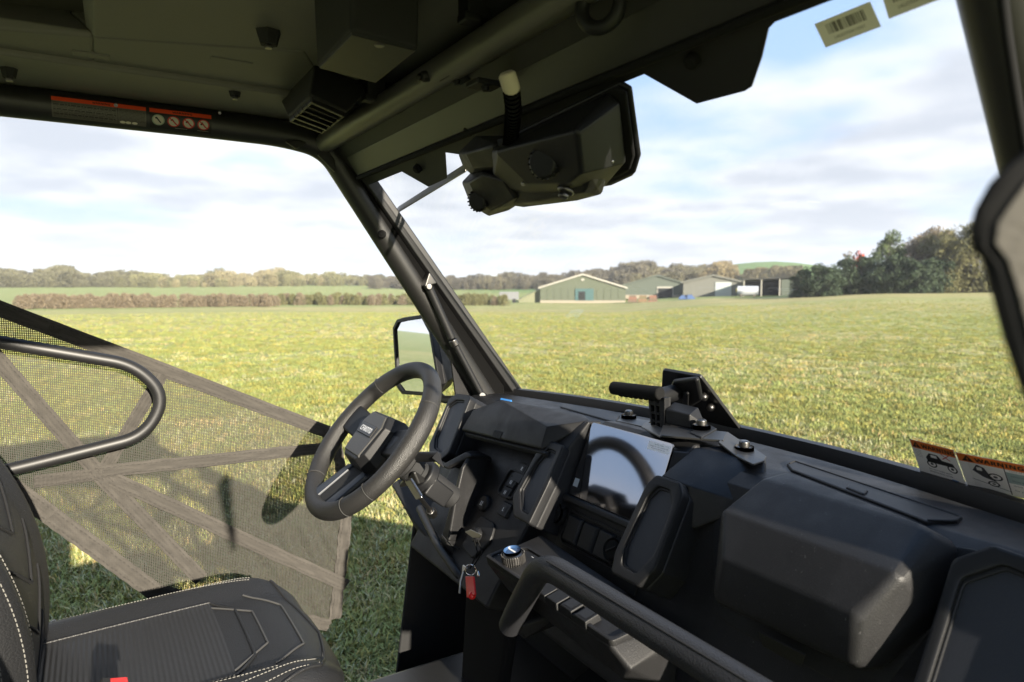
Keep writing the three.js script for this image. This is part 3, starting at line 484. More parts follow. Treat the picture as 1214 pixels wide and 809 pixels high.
// ---- roof
{
  const roof = holder('roof', car);
  const YU = 1.945, YL = 1.875;
  part('ceiling_panel', box(-.70, .70, YU, YU + .03, -.62, 1.15, .01), M.ceiling, roof);
  // moulded rim: flat underside with a sloping inner side
  const lo = [[63, 50], [110, 43], [300, 55], [360, 60]].map(([a, b]) => onY(a, b, YL)), up = [[60, 15], [83, 13], [300, 25], [360, 31]].map(([a, b]) => onY(a, b, YU));
  const lip = (z) => V(-.64, YL, z);
  const seg = (a, b, c, d, z0, z1) => hull([a, b, c, d, V(-.60, YL, z0), V(-.60, YL, z1), V(-.60, YU + .01, z0), V(-.60, YU + .01, z1)], .006);
  part('moulded_rim', [seg(lo[1], lo[3], up[1], up[3], lo[1].z, lo[3].z - .2), hull([lo[1], up[1], onY(-110, 110, YL), onY(-110, 75, YU), V(-.60, YL, lo[1].z), V(-.60, YU + .01, lo[1].z), V(-.60, YL, .9), V(-.60, YU + .01, .9)], .006)], M.ceiling, roof);
  part('moulded_rim', [seg(mir(lo[1]), mir(lo[3]), mir(up[1]), mir(up[3]), lo[1].z, lo[3].z - .2)], M.ceiling, roof);
  // edge strip between the rim and the rail
  const e0 = onY(43, 62, YL), e1 = onY(350, 90, YL);
  for (const s of [-1, 1]) part('edge_strip', hull([V(s * (AX + .03), YL + .004, -.6), V(s * (AX + .03), YL + .004, 1.1), V(s * Math.abs(e0.x), YL - .012, -.6), V(s * Math.abs(e0.x), YL - .012, 1.1), V(s * (AX + .03), YL + .03, -.6), V(s * (AX + .03), YL + .03, 1.1), V(s * Math.abs(e0.x), YL + .02, -.6), V(s * Math.abs(e0.x), YL + .02, 1.1)], .006), M.ceiling, roof);
  for (const s of [-1, 1]) part('outer_edge', box(Math.min(s * .70, s * .75), Math.max(s * .70, s * .75), YL - .03, YU + .02, -.62, 1.15, .012), M.plastic, roof);
  // hexagonal caps
  for (const [px, py, r] of [[318, 42, .023], [278, 106, .016], [10, 80, .016]]) {
    const c = onY(px, py, YL - .006); if (px === 10) c.y = YL - .01;
    const hx = [], h2 = []; for (let k = 0; k < 6; k++) { const a = k / 6 * 2 * Math.PI + .3; hx.push(V(c.x + r * Math.cos(a), c.y + .02, c.z + r * Math.sin(a))); h2.push(V(c.x + r * .55 * Math.cos(a), c.y - .014, c.z + r * .55 * Math.sin(a))); }
    const cap = part('hexagon_cap', hull([...hx, ...h2], .002), M.plasticMatte, roof);
    part('clip', box(c.x - .005, c.x + .005, c.y - .019, c.y - .014, c.z - .005, c.z + .005, .001), M.steelDark, cap);
  }
  for (const [px, py] of [[137, 124], [260, 133]]) { const c = onX(px, py, -.615); part('rivet', cyl(c, c.clone().add(V(.004, -.003, 0)), .0035, 10), M.steel, roof); }
  for (const [a, b] of [[[85, 62], [130, 66]], [[250, 66], [300, 75]]]) { const p = onY(...a, YL - .002), q = onY(...b, YL - .002); part('raised_pad', box(Math.min(p.x, q.x) - .01, Math.max(p.x, q.x), YL - .004, YL + .006, Math.min(p.z, q.z), Math.max(p.z, q.z), .002), M.ceiling, roof); }
  // front of the roof: sloping panel and header beam
  const hd = onX(432, 213, -.62);
  part('front_panel', hull([V(-.66, 1.915, -.40), V(.66, 1.915, -.40), V(-.66, 1.95, -.42), V(.66, 1.95, -.42), V(-.66, hd.y + .045, hd.z - .035), V(.66, hd.y + .045, hd.z - .035), V(-.66, hd.y + .07, hd.z - .05), V(.66, hd.y + .07, hd.z - .05)], .006), M.paint, roof);
  part('header_beam', hull([V(-.63, hd.y + .008, hd.z + .012), V(.63, hd.y + .008, hd.z + .012), V(-.63, hd.y + .05, hd.z + .04), V(.63, hd.y + .05, hd.z + .04), V(-.63, hd.y + .07, hd.z), V(.63, hd.y + .07, hd.z), V(-.63, hd.y + .012, hd.z - .012), V(.63, hd.y + .012, hd.z - .012)], .005), M.paint, roof);
  part('seal_strip', tube([V(-.63, hd.y + .004, hd.z + .012), V(0, hd.y + .004, hd.z + .012), V(.63, hd.y + .004, hd.z + .012)], .0055, { sides: 10 }), M.rubber, roof);
  // wiring conduit behind the cross tube
  const cp = []; for (let i = 0; i <= 120; i++) { const u = i / 120; cp.push(V(mix(-.5, .6, u), hd.y + .085 + .006 * Math.sin(u * 21), hd.z + .062 + .004 * Math.cos(u * 17))); }
  part('wiring_conduit', tube(cp, .012, { sides: 12 }), M.rubber, roof);
  part('second_tube', tube([V(-.6, hd.y + .09, hd.z + .03), V(0, hd.y + .09, hd.z + .03), V(.62, hd.y + .09, hd.z + .03)], .019, { sides: 18 }), M.paint, roof);
  for (const [px, py] of [[541, 92], [575, 100]]) { const c = onZ(px, py, hd.z + .07); part('tab', [box(c.x - .02, c.x + .015, c.y - .004, c.y + .004, c.z - .02, c.z + .02, .002), cyl(c.clone().add(V(0, -.01, 0)), c.clone().add(V(0, .004, 0)), .006, 10)], M.plasticSmooth, roof); }
  { const c = onZ(712, 8, hd.z + .07); const ring = new THREE.TorusGeometry(.022, .008, 10, 24); ring.rotateY(.5); ring.translate(c.x, c.y, c.z); part('hook_ring', boxUV(flat(ring)), M.plasticSmooth, roof); }
}
// overhead units on the roof
{
  const u = holder('overhead_console', car);
  const Y0 = 1.79, pts = [[376, 80], [417, 38], [496, 58], [446, 98]].map(([a, b]) => onY(a, b, Y0));
  const upw = (p, q, k) => p.clone().add(V(0, k, 0)).lerp(q.clone().add(V(0, k, 0)), -.06), cc = pts[0].clone().add(pts[2]).multiplyScalar(.5);
  part('casing', hull([...pts, ...pts.map((p) => upw(p, cc, .145))], .006), M.plasticMatte, u);
  const mp = pts[2].clone().lerp(pts[1], .55).lerp(cc, .2);
  part('screw', cyl(mp.clone().add(V(0, -.003, 0)), mp.clone().add(V(0, .006, 0)), .008, 14), M.steelDark, u);
  part('bottom_lid', hull([...pts.map((p) => p.clone().lerp(cc, .04).add(V(0, -.002, 0))), ...pts.map((p) => p.clone().lerp(cc, .02).add(V(0, .006, 0)))], .002), M.plasticSmooth, u);
}
{
  const u = holder('overhead_vent', car);
  const Y0 = 1.775, pts = [[343, 145], [369, 121], [409, 139], [382, 159]].map(([a, b]) => onY(a, b, Y0)), c = pts[0].clone().add(pts[2]).multiplyScalar(.5);
  const tp = [[333, 118], [373, 76], [440, 100], [400, 140]].map(([a, b]) => onY(a, b, 1.88));
  part('casing', hull([...pts.map((p) => p.clone().add(V(0, .008, 0))), ...tp], .005), M.plasticMatte, u);
  const fr = []; for (let i = 0; i < 4; i++) { const a = pts[i], b = pts[(i + 1) % 4]; fr.push(hull([a, b, a.clone().lerp(c, .12), b.clone().lerp(c, .12), a.clone().add(V(0, .012, 0)), b.clone().add(V(0, .012, 0)), a.clone().lerp(c, .12).add(V(0, .012, 0)), b.clone().lerp(c, .12).add(V(0, .012, 0))], .0015)); }
  part('frame', fr, M.plasticSmooth, u);
  for (let k = 1; k < 5; k++) { const a = pts[0].clone().lerp(pts[1], k / 5), b = pts[3].clone().lerp(pts[2], k / 5); part('slat', hull([a, b, a.clone().lerp(pts[1], .09), b.clone().lerp(pts[2], .09), a.clone().add(V(0, .008, 0)), b.clone().add(V(0, .008, 0))], .001), M.plasticSmooth, u); }
}

// ---- windscreen
{
  const ws = holder('windscreen', car);
  { const P = [], U = [], I = [], n = 40; for (let i = 0; i <= n; i++) { const x = mix(-.66, .66, i / n), L = glassAt(x).L * 1.16; for (const s of [0, L]) { const p = W(x, s, .002); P.push(p.x, p.y, p.z); U.push(x, s); } } for (let i = 0; i < n; i++) { const a = i * 2; I.push(a, a + 2, a + 1, a + 1, a + 2, a + 3); } const g = new THREE.BufferGeometry(); g.setAttribute('position', new THREE.Float32BufferAttribute(P, 3)); g.setAttribute('uv', new THREE.Float32BufferAttribute(U, 2)); g.setIndex(I); g.computeVertexNormals(); part('glass_pane', flat(g), M.glass, ws); }
  const { b: HB, u: HU, n: HN } = glassAt(0);
  const loc = ([a, b]) => { const p = onP(a, b, HB.clone().addScaledVector(HN, .012), HN); return [p.x, p.clone().sub(HB).dot(HU)]; };
  const edge = [[439, 218.5], [477, 203], [508.6, 221], [530, 211], [528, 180], [556, 184], [712, 122], [740, 97], [765, 87], [827, 122], [884, 107], [892, 102], [904, 67], [912, 33], [920, 25], [985, 0]].map(loc);
  const sR = edge[edge.length - 1][1];
  part('black_border', plate([[-.672, edge[0][1]], ...edge, [.672, sR], [.672, .86], [-.672, .86]], null, .003, .0006, HB.clone().addScaledVector(HN, .011), X1, HU, HN), M.frit, ws);
  for (const [px, py] of [[499, 196], [827, 65], [561, 150]]) { const p = onW(px, py, .008); part('knob', [cyl(p, p.clone().addScaledVector(WN, .006), .014, 18), cyl(p.clone().addScaledVector(WN, .005), p.clone().addScaledVector(WN, .018), .009, 14)], M.rubber, ws); }
  // side and bottom frame
  for (const s of [-1, 1]) part('side_frame', hull([[.640, -.02], [.668, -.02], [.640, .76], [.668, .76]].flatMap(([x, t]) => [W(s * x, t, -.012), W(s * x, t, .014)]), .004), M.paintGloss, ws);
{ const P = [], I = [], n = 48, sec = [[1.224, .0], [1.222, .012], [1.196, .016], [1.165, .014], [1.165, -.008], [1.222, -.008]]; for (let i = 0; i <= n; i++) { const x = mix(-.675, .675, i / n), z = bow(x); for (const [y, o] of sec) P.push(x, y, z + o); } for (let i = 0; i < n; i++) for (let k = 0; k < 6; k++) { const a = i * 6 + k, b = i * 6 + (k + 1) % 6; I.push(a, b, a + 6, b, b + 6, a + 6); } const g = new THREE.BufferGeometry(); g.setAttribute('position', new THREE.Float32BufferAttribute(P, 3)); g.setIndex(I); part('bottom_frame', boxUV(weighted(flat(g), .6)), M.paintGloss, ws); }
  // gas struts and their brackets
  for (const s of [-1, 1]) {
    const st = holder('gas_strut', ws), f = (px, py, x) => { const p = onX(px, py, -x); return V(s * x, p.y, p.z); };
    const a = f(508, 340,     .64), b = f(536, 402,     .64), c = f(572, 470,     .64);
    part('cylinder', tube([a, a.clone().lerp(b, .5), b], .0105, { sides: 14 }), M.paintGloss, st);
    part('sleeve', tube([b, b.clone().lerp(c, .06), b.clone().lerp(c, .12)], .012, { sides: 14 }), M.steelDark, st);
    part('rod', tube([b, b.clone().lerp(c, .5), c], .008, { sides: 12 }), M.paintGloss, st);
    const k = f(506, 330, .643); part('bracket', [hull([V(k.x - .02, k.y - .012, k.z - .02), V(k.x + .014, k.y - .012, k.z - .02), V(k.x - .02, k.y + .014, k.z), V(k.x + .014, k.y + .014, k.z), V(k.x - .02, k.y - .02, k.z + .012), V(k.x + .014, k.y - .02, k.z + .012)], .003), cyl(a.clone().add(V(-.012, 0, 0)), a.clone().add(V(.014, 0, .004)), .009, 12)], M.steelDark, st);
    part('lower_joint', cyl(c.clone().add(V(-.015, -.004, 0)), c.clone().add(V(.012, .004, .006)), .011, 12), M.paint, st);
    const bp = f(454, 278, AX - .026); if (s < 0) part('pillar_button', cyl(bp, bp.clone().add(V(-s * .008, 0, .008)), .010, 14), M.rubber, st);
  }
  for (const s of [-1, 1]) { const f = (px, py) => { const p = onX(px, py, -AX + .012); return V(s * (AX - .012), p.y, p.z); }; part('pillar_seal', hull([f(430, 250), f(592, 484), W(s * .655, .02, .016), W(s * .655, .64, .016), f(430, 250).add(V(-s * .01, 0, -.01)), f(592, 484).add(V(-s * .01, 0, -.01))], .003), phys(col(.0035, .0035, .0035), .8, { specularIntensity: .25 }), ws); }
  const tri = [[531, 396], [541, 428], [541, 478], [572, 476]];
  for (const s of [-1, 1]) part('corner_plate', hull(tri.flatMap(([a, b]) => { const p = onX(a, b, -.685); return [V(s * .682, p.y, p.z), V(s * .690, p.y, p.z)]; }), .002), M.plastic, ws);
  // stickers on the glass
  const st = (px, tex, name, label, d = .0045) => { const p = px.map(([a, b]) => onW(a, b, d)); return part(name, quad(p[0], p[1], p[2], p[3]), printed(tex, .6), ws, label); };
  const bar = (s) => canvasTex(256, 128, (g, w, h) => { g.fillStyle = '#e4e0d2'; g.fillRect(0, 0, w, h); g.fillStyle = '#3b3830'; let x = 42, k = 0; while (x < 214) { const l = 2 + Math.floor(hash(k, s, 2) * 6); g.fillRect(x, 22, l, 52); x += l + 2 + Math.floor(hash(k++, s, 5) * 5); } g.font = '19px sans-serif'; g.textAlign = 'center'; g.fillStyle = '#5a564b'; g.fillText('L4620350410001', 128, 104); });
  st([[965.6, 28.5], [1031.7, 1.5], [1045, 31.5], [979, 56.5]], bar(1), 'barcode_sticker', 'pale sticker with a barcode on the upper glass');
  st([[1043, -14], [1107, -36], [1120, -3], [1054, 22.5]], bar(2), 'barcode_sticker', 'pale barcode sticker cut by the pillar');
  const head = (g, w, t, tx) => { g.fillStyle = '#e07428'; g.fillRect(6, 6, w - 12, 92); g.fillStyle = '#15110e'; g.beginPath(); g.moveTo(tx - 30, 88); g.lineTo(tx + 10, 16); g.lineTo(tx + 50, 88); g.fill(); g.fillStyle = '#e07428'; g.fillRect(tx + 6, 44, 8, 22); g.fillRect(tx + 6, 72, 8, 8); g.fillStyle = '#15110e'; g.font = 'bold 64px sans-serif'; g.textAlign = 'left'; for (const o of [-1.5, 0, 1.5]) g.fillText(t, tx + 60 + o, 78); };
  const wheel = (g, x, y, a, b) => { g.lineWidth = 12; g.strokeStyle = '#17171a'; g.beginPath(); g.ellipse(x, y, a, b, 0, 0, 7); g.stroke(); g.fillStyle = '#3a3a3e'; g.beginPath(); g.ellipse(x, y, a * .35, b * .35, 0, 0, 7); g.fill(); };
  const w1 = canvasTex(420, 420, (g, w, h) => {
    g.fillStyle = '#efece8'; g.fillRect(0, 0, w, h); head(g, w, 'WARNING', 42);
    g.fillStyle = '#8b8884'; for (let k = 0; k < 6; k++) g.fillRect(20, 100 + k * 20, 60, 4);
    g.fillStyle = '#1d1d20'; g.beginPath(); g.moveTo(110, 190); g.lineTo(150, 130); g.lineTo(230, 128); g.lineTo(262, 185); g.lineTo(360, 190); g.lineTo(372, 235); g.lineTo(120, 245); g.fill(); g.fillStyle = '#efece8'; g.fillRect(160, 142, 60, 34);
    wheel(g, 150, 262, 40, 40); wheel(g, 338, 262, 40, 40); g.strokeStyle = '#c22a2a'; g.lineWidth = 8; g.beginPath(); g.moveTo(275, 100); g.lineTo(345, 160); g.moveTo(345, 100); g.lineTo(275, 160); g.stroke();
    g.fillStyle = '#3c3c40'; g.font = '24px sans-serif'; g.textAlign = 'center'; g.fillText('DO NOT RIDE WITH', 210, 344); g.fillText('WINDSHIELD OPEN', 210, 376); g.fillStyle = '#5b86b8'; g.fillRect(300, 398, 60, 18);
  });
  const WN1 = [[1078, 520.4], [1130.5, 533.6], [1146, 575.5], [1091.5, 559]];
  st(WN1, w1, 'warning_sticker', 'small square warning sticker with a vehicle drawing');
  const w2 = canvasTex(900, 420, (g, w, h) => {
    g.fillStyle = '#efece8'; g.fillRect(0, 0, w, h); head(g, w, 'WARNING: HIGH SPEED', 60);
    g.strokeStyle = '#333338'; g.lineWidth = 5; g.strokeRect(300, 74, 2, 330); g.beginPath(); g.moveTo(60, 300); g.lineTo(300, 372); g.stroke();
    g.fillStyle = '#3a3a3f'; g.beginPath(); g.moveTo(80, 190); g.lineTo(120, 110); g.lineTo(165, 135); g.lineTo(190, 220); g.lineTo(230, 290); g.lineTo(140, 250); g.fill(); g.fillStyle = '#efece8'; g.fillRect(112, 140, 36, 40); wheel(g, 225, 225, 42, 36); wheel(g, 200, 318, 34, 26);
    g.fillStyle = '#9db0ae'; g.fillRect(306, 130, 588, 130); g.fillStyle = '#55555a'; g.font = '26px sans-serif'; ['Loss of control and roll over can cause', 'serious injury or death. Wear seat belt.', 'Slow down before entering a turn. Never', 'drive this vehicle at excessive speeds', 'for your skills or the conditions.'].forEach((s, k) => g.fillText(s, 330, 120 + k * 58));
  });
  const p0 = onW(1132.5, 536, .0045), p3 = onW(1147.5, 576, .0045), p1 = p0.clone().add(V(.165, 0, 0)), p2 = p3.clone().add(V(.165, 0, 0));
  part('warning_sticker', quad(p0, p1, p2, p3), printed(w2, .6), ws, 'wide warning sticker with orange bar and text block');
  // wiper outside the glass
  const wp = holder('wiper', ws);
  const wa = onW(467, 253, -.03), wb = onW(556, 199, -.03);
  part('blade', hull([wa, wb, wa.clone().addScaledVector(WN, .012), wb.clone().addScaledVector(WN, .012), wa.clone().lerp(wb, .12).addScaledVector(WU, .009), wb.clone().addScaledVector(WU, .012)], .002), M.steelDark, wp);
  part('arm', tube([wa.clone().lerp(wb, .35).addScaledVector(WN, -.012), wa.clone().lerp(wb, .7).addScaledVector(WN, -.02), onW(640, 150, -.03)], .005, { sides: 8 }), M.steelDark, wp);
}
// ---- wiper motor housing under the header
{
  const h = holder('wiper_motor_housing', car);
  const q = (list, d) => list.map(([a, b]) => onW(a, b, d));
  const pl = [[590, 168], [735, 98], [745, 104], [757.5, 186], [752, 206], [728, 217], [620, 236]];
  part('back_plate', hull([...q(pl, .012), ...q(pl, .024)], .004), M.plasticSmooth, h);
  const gk = [[596, 170], [730, 104], [740, 110], [751, 186], [746, 202], [724, 212], [620, 230]];
  part('gasket', hull([...q(gk, .026), ...q(gk, .036)], .003), M.rubber, h);
  part('body', hull([...q([[578, 176], [724, 110], [733, 118], [742, 190], [716, 222], [630, 240], [585, 226]], .04), ...q([[589, 180], [684, 156], [690, 205], [676, 216], [626, 218]], .115)], .007), M.plasticSmooth, h);
  part('belly', hull([...q([[600, 205], [720, 196], [716, 226], [690, 234], [622, 243], [596, 238]], .05), ...q([[618, 214], [700, 206], [694, 226], [622, 240]], .085)], .008), M.plastic, h);
  part('left_lobe', hull([...q([[545, 180], [564, 160], [600, 160], [606, 205], [560, 204], [551, 196]], .05), ...q([[552, 182], [586, 172], [592, 196], [560, 198]], .085)], .007), M.plastic, h);
  part('lower_lobe', hull([...q([[549, 214], [562, 200], [604, 206], [622, 236], [604, 248], [581, 255], [560, 242]], .045), ...q([[556, 216], [572, 206], [600, 214], [612, 234], [582, 250], [566, 238]], .085)], .006), M.plastic, h);
  for (const [px, py, d, R] of [[645, 193, .118, .021], [567, 238, .088, .018]]) {
    const c = onW(px, py, d), ax = V(.45, -.25, .86).normalize(), e = ax.clone().cross(Y1).normalize(), f = e.clone().cross(ax), rib = [];
    for (let k = 0; k < 18; k++) { const a = k / 18 * 2 * Math.PI, r0 = e.clone().multiplyScalar(Math.cos(a)).addScaledVector(f, Math.sin(a)); rib.push(tube([0, .5, 1].map((t) => c.clone().addScaledVector(r0, R - .0006).addScaledVector(ax, -.006 + .012 * t)), .0014, { sides: 5 })); }
    part('clamp_wheel', [cyl(c.clone().addScaledVector(ax, -.009), c.clone().addScaledVector(ax, .008), R, 28), ...rib], M.plasticSmooth, h);
  }
  { const c = onW(672, 223, .098); part('bolt', [cyl(c, c.clone().add(V(0, -.008, .004)), .0125, 18), cyl(c.clone().add(V(0, -.007, .004)), c.clone().add(V(0, -.014, .007)), .008, 6)], M.steelDark, h); }
  for (const [a, b] of [[621, 217], [726, 190]]) { const c = onW(a, b, a > 700 ? .062 : .112); part('screw', cyl(c, c.clone().addScaledVector(WN, .004), .0035, 10), M.steel, h); }
  const cab = [onW(600, 85, .12), onW(606, 104, .125), onW(609, 130, .12), onW(606, 160, .105), onW(604, 178, .08)];
  const cable = holder('cable', h);
  part('sleeve', tube(fillet(cab.slice(0, 2).concat([cab[1].clone().lerp(cab[2], .1)]), .01), .0105, { sides: 14 }), M.sleeve, cable);
  const rib = [], path = fillet([cab[1], cab[2], cab[3], cab[4]], .05, 10), pc = new Poly(path);
  for (let k = 0; k < 24; k++) { const a = pc.getPoint(k / 24), b = pc.getPoint((k + .55) / 24); rib.push(tube([a, a.clone().lerp(b, .5), b], .0105, { sides: 12 })); }
  part('ribbed_conduit', [tube(path, .0088, { sides: 12 }), ...rib], M.rubber, cable);
  part('connector', hull([cab[4].clone().add(V(-.02, .0, -.01)), cab[4].clone().add(V(.02, 0, -.01)), cab[4].clone().add(V(-.02, .018, .01)), cab[4].clone().add(V(.02, .018, .01)), cab[4].clone().add(V(-.02, -.02, .01)), cab[4].clone().add(V(.02, -.02, .01))], .003), M.plasticMatte, cable);
}
// ================================================================== dashboard
const dash = holder('dashboard', car);
const textTex = (s, size = 44, w = 64, h = 64, bg = '#16171a', fg = '#d8d8d8') => canvasTex(w, h, (g) => { g.fillStyle = bg; g.fillRect(0, 0, w, h); g.fillStyle = fg; g.font = `bold ${size}px sans-serif`; g.textAlign = 'center'; g.textBaseline = 'middle'; g.fillText(s, w / 2, h / 2 + 2); });
const dquad = (x0, x1, t0, t1, d) => quad(D(x0, t0, d), D(x1, t0, d), D(x1, t1, d), D(x0, t1, d));
{
  const pts = [D(0, .032, -.014), D(0, .11, -.02), D(0, .40, -.02), V(0, .86, -.80), V(0, 1.214, -.85)].flatMap((p) => [V(-.66, p.y, p.z), V(.66, p.y, p.z)]);
  for (let k = -8; k <= 8; k++) { const x = k / 8 * .668, z = bow(x) + (Math.abs(k) === 8 ? .03 : .058); pts.push(V(x, 1.2085, z), V(x, 1.19, z - .01), V(x, 1.10, z)); }
  part('main_shell', hull(pts, .010), M.plastic, dash);
  // defroster covers in the top deck
  const slot = (pts, y) => hull(pts.map(([a, b]) => onY(a, b, y)).flatMap((p) => [p, p.clone().add(V(0, -.012, 0))]), .003);
  const s1 = part('defroster_cover', slot([[934, 549], [941, 545], [1143, 612], [1136, 617], [1100, 618], [938, 556]], 1.2185), M.plasticSmooth, dash);
  part('seam', tube(fillet([[936, 550], [942, 547], [1140, 613], [1132, 618], [1100, 617]].map(([a, b]) => onY(a, b, 1.2185)), .006), .0016, { sides: 6 }), M.plasticMatte, s1);
  part('defroster_cover', slot([[664, 482], [668, 478], [735, 492], [728, 500]], 1.2175), M.plasticSmooth, dash);
  part('clip', slot([[1003, 577], [1008, 573], [1030, 581], [1024, 585]], 1.2215), M.plasticSmooth, dash);
}
// pods with recessed panels
function pod(name, outline, t0, d0, t1, d1, label) {
  const g = holder(name, dash, label);
  const o = D(0, t0, d0), e = D(0, t1, d1).sub(o), w = e.length(), dn = e.clone().divideScalar(w), nn = new THREE.Vector3().crossVectors(dn, X1).negate(); if (nn.z < 0) nn.negate();
  const place = (x, v, h) => o.clone().addScaledVector(dn, v * w).addScaledVector(nn, h).add(V(x, 0, 0));
  const cx = outline.reduce((s, p) => s + p[0], 0) / outline.length, cy = outline.reduce((s, p) => s + p[1], 0) / outline.length;
  const ins = (k) => outline.map(([x, v]) => { const dx = cx - x, dy = (cy - v) * w, L = Math.hypot(dx, dy); return [x + Math.sign(dx) * Math.min(Math.abs(dx), k), v + Math.sign(dy) * k * 1.25 / w]; });
  const m2 = (a) => a.map(([x, v]) => [x, v * w]);
  part('bezel', plate(m2(outline), [m2(ins(.0135))], .020, .0035, place(0, 0, -.020), X1, dn, nn, .006), M.plasticSmooth, g);
  const back = outline.map(([x, v]) => { const p = place(x, v, 0); const q = p.clone().sub(D0); return D(x, q.dot(DT) + .01, -.03); });
  part('body', hull([...outline.map(([x, v]) => place(x, v, -.0185)), ...back], .006), M.plastic, g);
  const pn = ins(.0105);
  part('recessed_panel', plate(m2(pn), null, .004, .001, place(0, 0, -.0115), X1, dn, nn, .005), M.inset, g);
  part('inner_lip', plate(m2(ins(.0128)), [m2(ins(.0165))], .006, .0015, place(0, 0, -.0105), X1, dn, nn, .005), M.plasticSmooth, g);
  return { g, place };
}
pod('centre_pod', [[-.178, 0], [-.122, .01], [-.114, .5], [-.114, 1], [-.168, 1], [-.200, .8], [-.194, .2]], .060, .040, .222, .067);
pod('centre_pod', [[.128, 0], [.182, 0], [.196, .1], [.203, .8], [.186, 1], [.124, 1], [.114, .82], [.116, .12]], .058, .040, .226, .067);
pod('door_side_pod', [[-.606, .03], [-.538, 0], [-.526, .05], [-.500, .86], [-.520, 1], [-.590, .98], [-.610, .86], [-.628, .14]], .018, .040, .188, .066);
pod('door_side_pod', [[.603, 0], [.668, .02], [.680, .12], [.672, .9], [.655, 1], [.585, 1], [.572, .86], [.572, .12]], .018, .042, .24, .070);
// hump around the screen, joining the pods with the top deck
part('screen_hump', hull([D(-.125, .02, -.012), D(.120, .02, -.012), D(-.13, .16, -.006), D(.125, .16, -.006), D(-.118, -.012, -.035), D(.125, -.012, -.035), V(-.12, 1.222, -.92), V(.125, 1.222, -.92), D(-.125, .20, -.03), D(.125, .2, -.03)], .006), M.plastic, dash);
part('pod_shoulder', hull([D(-.178, .062, .026), D(-.122, .064, .026), D(-.116, .002, .004), D(-.175, .02, -.01), D(-.118, -.006, -.03), D(-.18, .02, -.03), D(-.12, .12, .0), D(-.18, .12, .0)], .005), M.plastic, dash);
part('pod_shoulder', hull([D(.128, .058, .026), D(.186, .060, .026), D(.205, .09, .0), D(.128, -.004, -.03), D(.19, .018, -.015), D(.265, .026, -.05), D(.265, .06, -.03), D(.128, .12, 0), D(.2, .12, 0), V(.15, 1.229, -.90), V(.235, 1.226, -.895)], .006), M.plastic, dash);

// touch screen
{
  const sc = holder('touch_screen', dash);
  part('housing', dbox(-.1085, .1085, .004, .143, -.020, -.0015, .006), M.plasticSmooth, sc);
  part('display', plate([[-.110, 0], [.110, 0], [.110, .145], [-.110, .145]], null, .003, .0008, D(0, 0, -.0015), X1, DT, DN, .008), phys(col(.36, .35, .36), .07, { metalness: 1 }), sc);
  const t = canvasTex(256, 96, (g, w, h) => { g.fillStyle = '#f3f4f7'; g.fillRect(0, 0, w, h); g.fillStyle = '#6d7078'; g.font = '17px sans-serif'; g.textAlign = 'center'; ['MODEL: IM80', 'Voltage: DC 12V   Current: 2A', 'Made for vehicle use'].forEach((s, k) => g.fillText(s, w / 2, 28 + k * 24)); });
  part('label', dquad(.052, .104, .006, .0205, .0016), printed(t, .6), sc, 'small grey paper label in the screen corner');
  part('sticker', dquad(-.106, -.092, .112, .128, .0016), mat(col(.42, .45, .47), .6), sc, 'small pale square sticker in the lower corner');
  part('side_grip', [hull([D(.109, .012, -.004), D(.128, .006, -.02), D(.109, .05, -.006), D(.132, .035, -.024), D(.128, .03, -.006)], .004)], M.plasticSmooth, sc);
}
// strip and switches under the screen
{
  part('lower_panel', hull([D(-.115, .148, -.004), D(.115, .148, -.004), D(-.115, .258, -.008), D(.115, .258, -.008), D(-.115, .148, -.03), D(.115, .148, -.03), D(-.115, .26, -.03), D(.115, .26, -.03)], .004), M.plastic, dash);
  part('shelf_strip', dbox(-.112, .112, .1465, .160, -.012, .012, .004), M.plasticSmooth, dash);
  part('switch_frame', plate([[-.094, .170], [.062, .170], [.066, .180], [.066, .232], [-.088, .236], [-.098, .226]], [[[-.090, .174], [.058, .174], [.062, .230], [-.086, .232], [-.094, .224]]], .009, .0015, D(0, 0, -.008), X1, DT, DN, .004), M.plasticSmooth, dash);
  for (const x of [-.086, -.040, .005]) {
    const s = part('blank_switch', hull([D(x, .178, .0), D(x + .040, .178, .0), D(x, .228, .0), D(x + .040, .228, .0), D(x + .003, .181, .007), D(x + .037, .181, .007), D(x + .003, .225, .0075), D(x + .037, .225, .0075), D(x, .2, -.008), D(x + .04, .2, -.008)], .002), M.plasticSmooth, dash);
  }
  for (const [x, t] of [[-.118, .188], [.056, .202]]) {
    const c = D(x, t, -.006), s = holder('socket_cover', dash);
    part('cap', [cyl(c, D(x, t, .010), .0215, 28), cyl(D(x, t, .008), D(x, t, .0145), .019, 28)], M.rubber, s);
    part('tongue', hull([D(x - .004, t - .026, .004), D(x + .018, t - .026, .004), D(x - .002, t - .012, .012), D(x + .016, t - .012, .012), D(x + .006, t - .02, .0)], .003), M.rubber, s);
    part('ridge', tube([D(x - .010, t + .006, .015), D(x, t, .0165), D(x + .010, t - .008, .015)], .0016, { sides: 6 }), M.plasticSmooth, s);
  }
}
